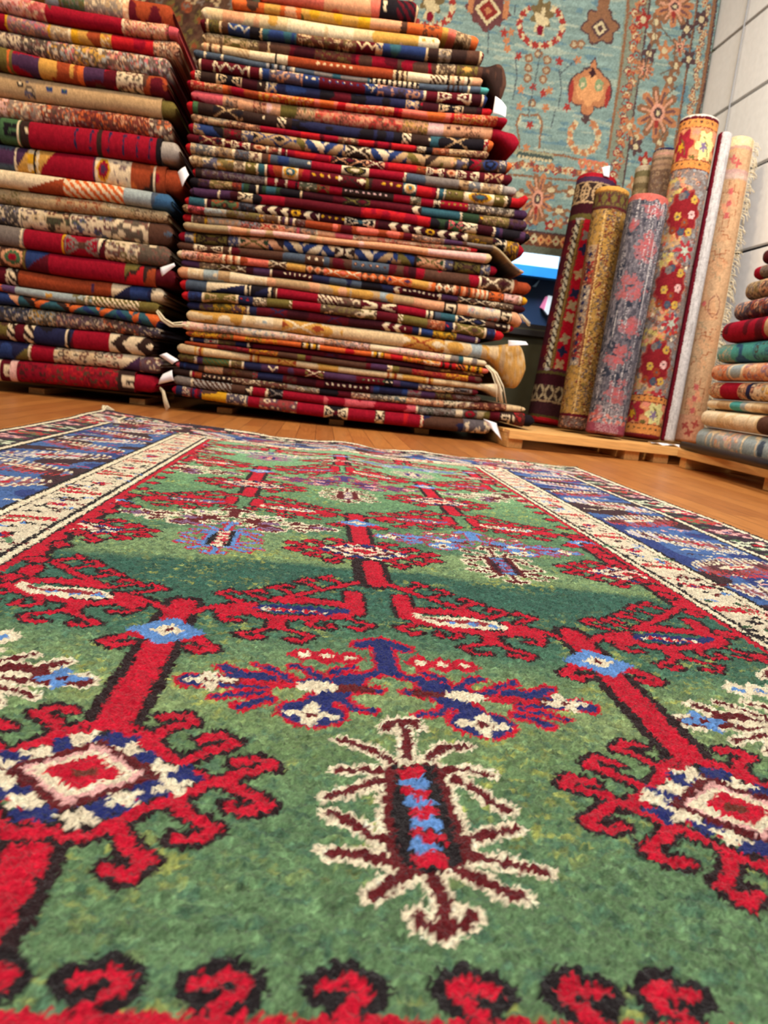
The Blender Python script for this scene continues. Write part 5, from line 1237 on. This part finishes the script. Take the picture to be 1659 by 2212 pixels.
# ------------------------------------------------------------------ rolled rugs lying along the white wall
def lying(xl, yt, yb, Yend, spec, label, seed, tip=.028, extra=None):
    top, bot = aty(xl+6, yt, Yend), aty(xl+6, yb, Yend)
    left = aty(xl-7, (yt+yb)/2, Yend)
    zc, hz_ = (top[2]+bot[2])/2, (top[2]-bot[2])/2*.985
    rx = max(hz_*1.3, .07); cx = left[0]+rx
    d = np.array([-.10, -1.0, 0]); d /= np.linalg.norm(d)
    sid = np.array([-d[1], d[0], 0.]);                       # points to +x
    L = 2.0; hs = np.concatenate([np.linspace(0, .06, 14), np.linspace(.066, L, 260)]); na = 72
    arc = np.linspace(-math.pi, math.pi, na, endpoint=False)
    pt = Painter(hs, arc*hz_, PAL['k'], .0018, seed)
    pal = spec.split(); bounds_ = [float(s.split(':')[0]) for s in pal]+[9]
    q0 = left
    def along(px):                                            # image x -> distance along the roll's side
        r_ = ray(px, (yt+yb)/2); A_ = np.array([[d[0], -r_[0]], [d[1], -r_[1]]]); s_ = np.linalg.solve(A_, (EYE-q0)[:2]); return s_[0]
    for k, s in enumerate(pal):
        x0 = -1 if k == 0 else along(bounds_[k]); x1 = along(bounds_[k+1]) if k+1 < len(pal) else 9
        q = pt.sl(x0, x1, -9, 9)
        if pt.U[q].size: pt.C[q] = pattern(s.split(':')[1][0], pt.U[q]-x0, pt.V[q], max(.02, x1-x0), hz_*2, cols(s.split(':')[1][1:]), seed+k)
    C = pt.finish(.09, seed)                                  # (na, nh)
    pr = np.sqrt(np.clip(1-np.clip(1-hs/tip, 0, 1)**2*.96, 0, 1))
    P = np.empty((na, len(hs), 3))
    c = np.array([cx, Yend, zc])
    ca, sa = np.cos(arc), np.sin(arc)
    sq = lambda x, e: np.sign(x)*np.abs(x)**e
    for k in range(na):
        P[k] = c+hs[:, None]*d-(rx*pr*sq(ca[k], .8))[:, None]*sid
        P[k][:, 2] += hz_*pr*sq(sa[k], .8)
    q = gridq(na, len(hs), 0, True); nh = len(hs)
    me = npmesh('rolled_rug', P, q, C, [[k*nh for k in range(na)][::-1], [k*nh+nh-1 for k in range(na)]])
    o = link('rolled_rug', me, M_YARN); tag(o, label, 'rug', 'rolled rugs stacked along the white wall')
    return o, c, d, hz_
YT = 4.02
ly = [lying(1508, 921, 972, YT, '1508:glCXl 1545:FlClip 1600:glClS', 'pale blue and grey rolled rug, lowest of the pile along the white wall', 41),
      lying(1517, 884, 920.5, YT, '1517:gCCc 1580:gCcC 1640:gku', 'fluffy cream rolled rug, second from the bottom of the pile along the white wall', 42, .04),
      lying(1531, 862, 883.5, YT, '1531:gCCe 1578:galC 1625:gCce', 'thin beige and teal rolled rug, under the red and navy one by the white wall', 43, .03),
      lying(1535, 824, 861.5, YT, '1535:fpcmk 1556:prR 1594:fpcmk 1612:pn 1622:FCpxm 1645:FCYx', 'bright red rolled rug with navy and cream bands, by the white wall', 44),
      lying(1541, 786, 823.5, YT, '1541:FpOpXu 1570:glCX 1605:FppOCV', 'orange and grey floral rolled rug, under the turquoise one', 45),
      lying(1553, 743, 785.5, YT, '1553:faalc 1580:gaaBa 1630:FaaBk', 'turquoise rolled rug in the pile along the white wall', 46),
      lying(1557, 696, 742.5, YT, '1557:gmrr 1650:pe', 'plain deep red rolled rug with a black pole tip, by the white wall', 47, .09),
      lying(1590, 652, 695.5, YT, '1590:FSnpx 1612:FnxupN', 'blue and rust floral rolled rug, just above the plain deep red one', 48),
      lying(1614, 608, 651.5, YT, '1614:fekox 1640:Feknp', 'brown and beige floral rolled rug, third from the top by the white wall', 49),
      lying(1632, 575, 607.5, YT, '1632:pr 1642:fxek', 'grey rolled rug with a red end, second from the top by the white wall', 50),
      lying(1651, 538, 574.5, YT, '1651:fmNk', 'dark maroon rolled rug, topmost of the pile along the white wall', 51)]
o, c, d, hz_ = ly[6]
e = c-d*.0
m = MB().tube([tuple(c-d*.030), tuple(c+d*.06)], [.010, .010], 10); m.build('pole_tip', M_BLACK, o, 0, True)['label'] = 'black tip of the pole inside the roll'
# black carrying pole lying under the lowest roll
o, c, d, hz_ = ly[0]
p0 = aty(1484, 947, YT+.02); zb = c[2]-hz_
m = MB(); q = np.array([c[0]-.02, c[1], 0])
o = MB().tube([(p0[0], YT+.05, .127), (p0[0]+d[0]*1.9, YT+.05+d[1]*1.9, .127)], .022, 14).build('carpet_pole', M_BLACK, None, 0, True)
tag(o, 'black pole lying on the pine pallet beside the lowest pale blue roll', 'pole')
# ------------------------------------------------------------------ light
w = bpy.data.worlds.new('world'); scene.world = w; w.use_nodes = True
w.node_tree.nodes['Background'].inputs[0].default_value = (1.0, .93, .84, 1)
w.node_tree.nodes['Background'].inputs[1].default_value = .10
def area(name, loc, target, size, power, col, sy=None):
    l = bpy.data.lights.new(name, 'AREA'); l.energy = power; l.color = col
    l.shape = 'RECTANGLE' if sy else 'SQUARE'; l.size = size
    if sy: l.size_y = sy
    o = bpy.data.objects.new(name, l); COL.objects.link(o); o.location = loc
    d = Vector(target)-Vector(loc); o.rotation_euler = d.to_track_quat('-Z', 'Y').to_euler()
    return o
area('ceiling_lamp', (-1.6, 3.25, 3.8), (-1.5, 4.4, .8), .35, 52, (1, .78, .50))
area('ceiling_lamp', (.3, 3.25, 3.8), (.25, 4.4, .8), .35, 58, (1, .78, .50))
area('ceiling_lamp', (1.7, 3.0, 3.7), (1.9, 4.8, .9), .35, 27, (1, .86, .68))
area('rug_fill_light', (-.9, -.9, 3.1), (.2, 1.3, .0), 2.0, 132, (1, .97, .93), 1.6)  # unseen soft fill added overhead to light the near rug
area('wall_fill_light', (1.7, 2.0, 3.3), (2.68, 4.1, 1.5), 1.0, 125, (.96, .97, 1))  # unseen fill added inside the room to brighten the white wall
area('street_daylight', (1.2, 6.5, 3.6), (1.4, 7.7, 1.2), 1.0, 260, (.94, .97, 1))
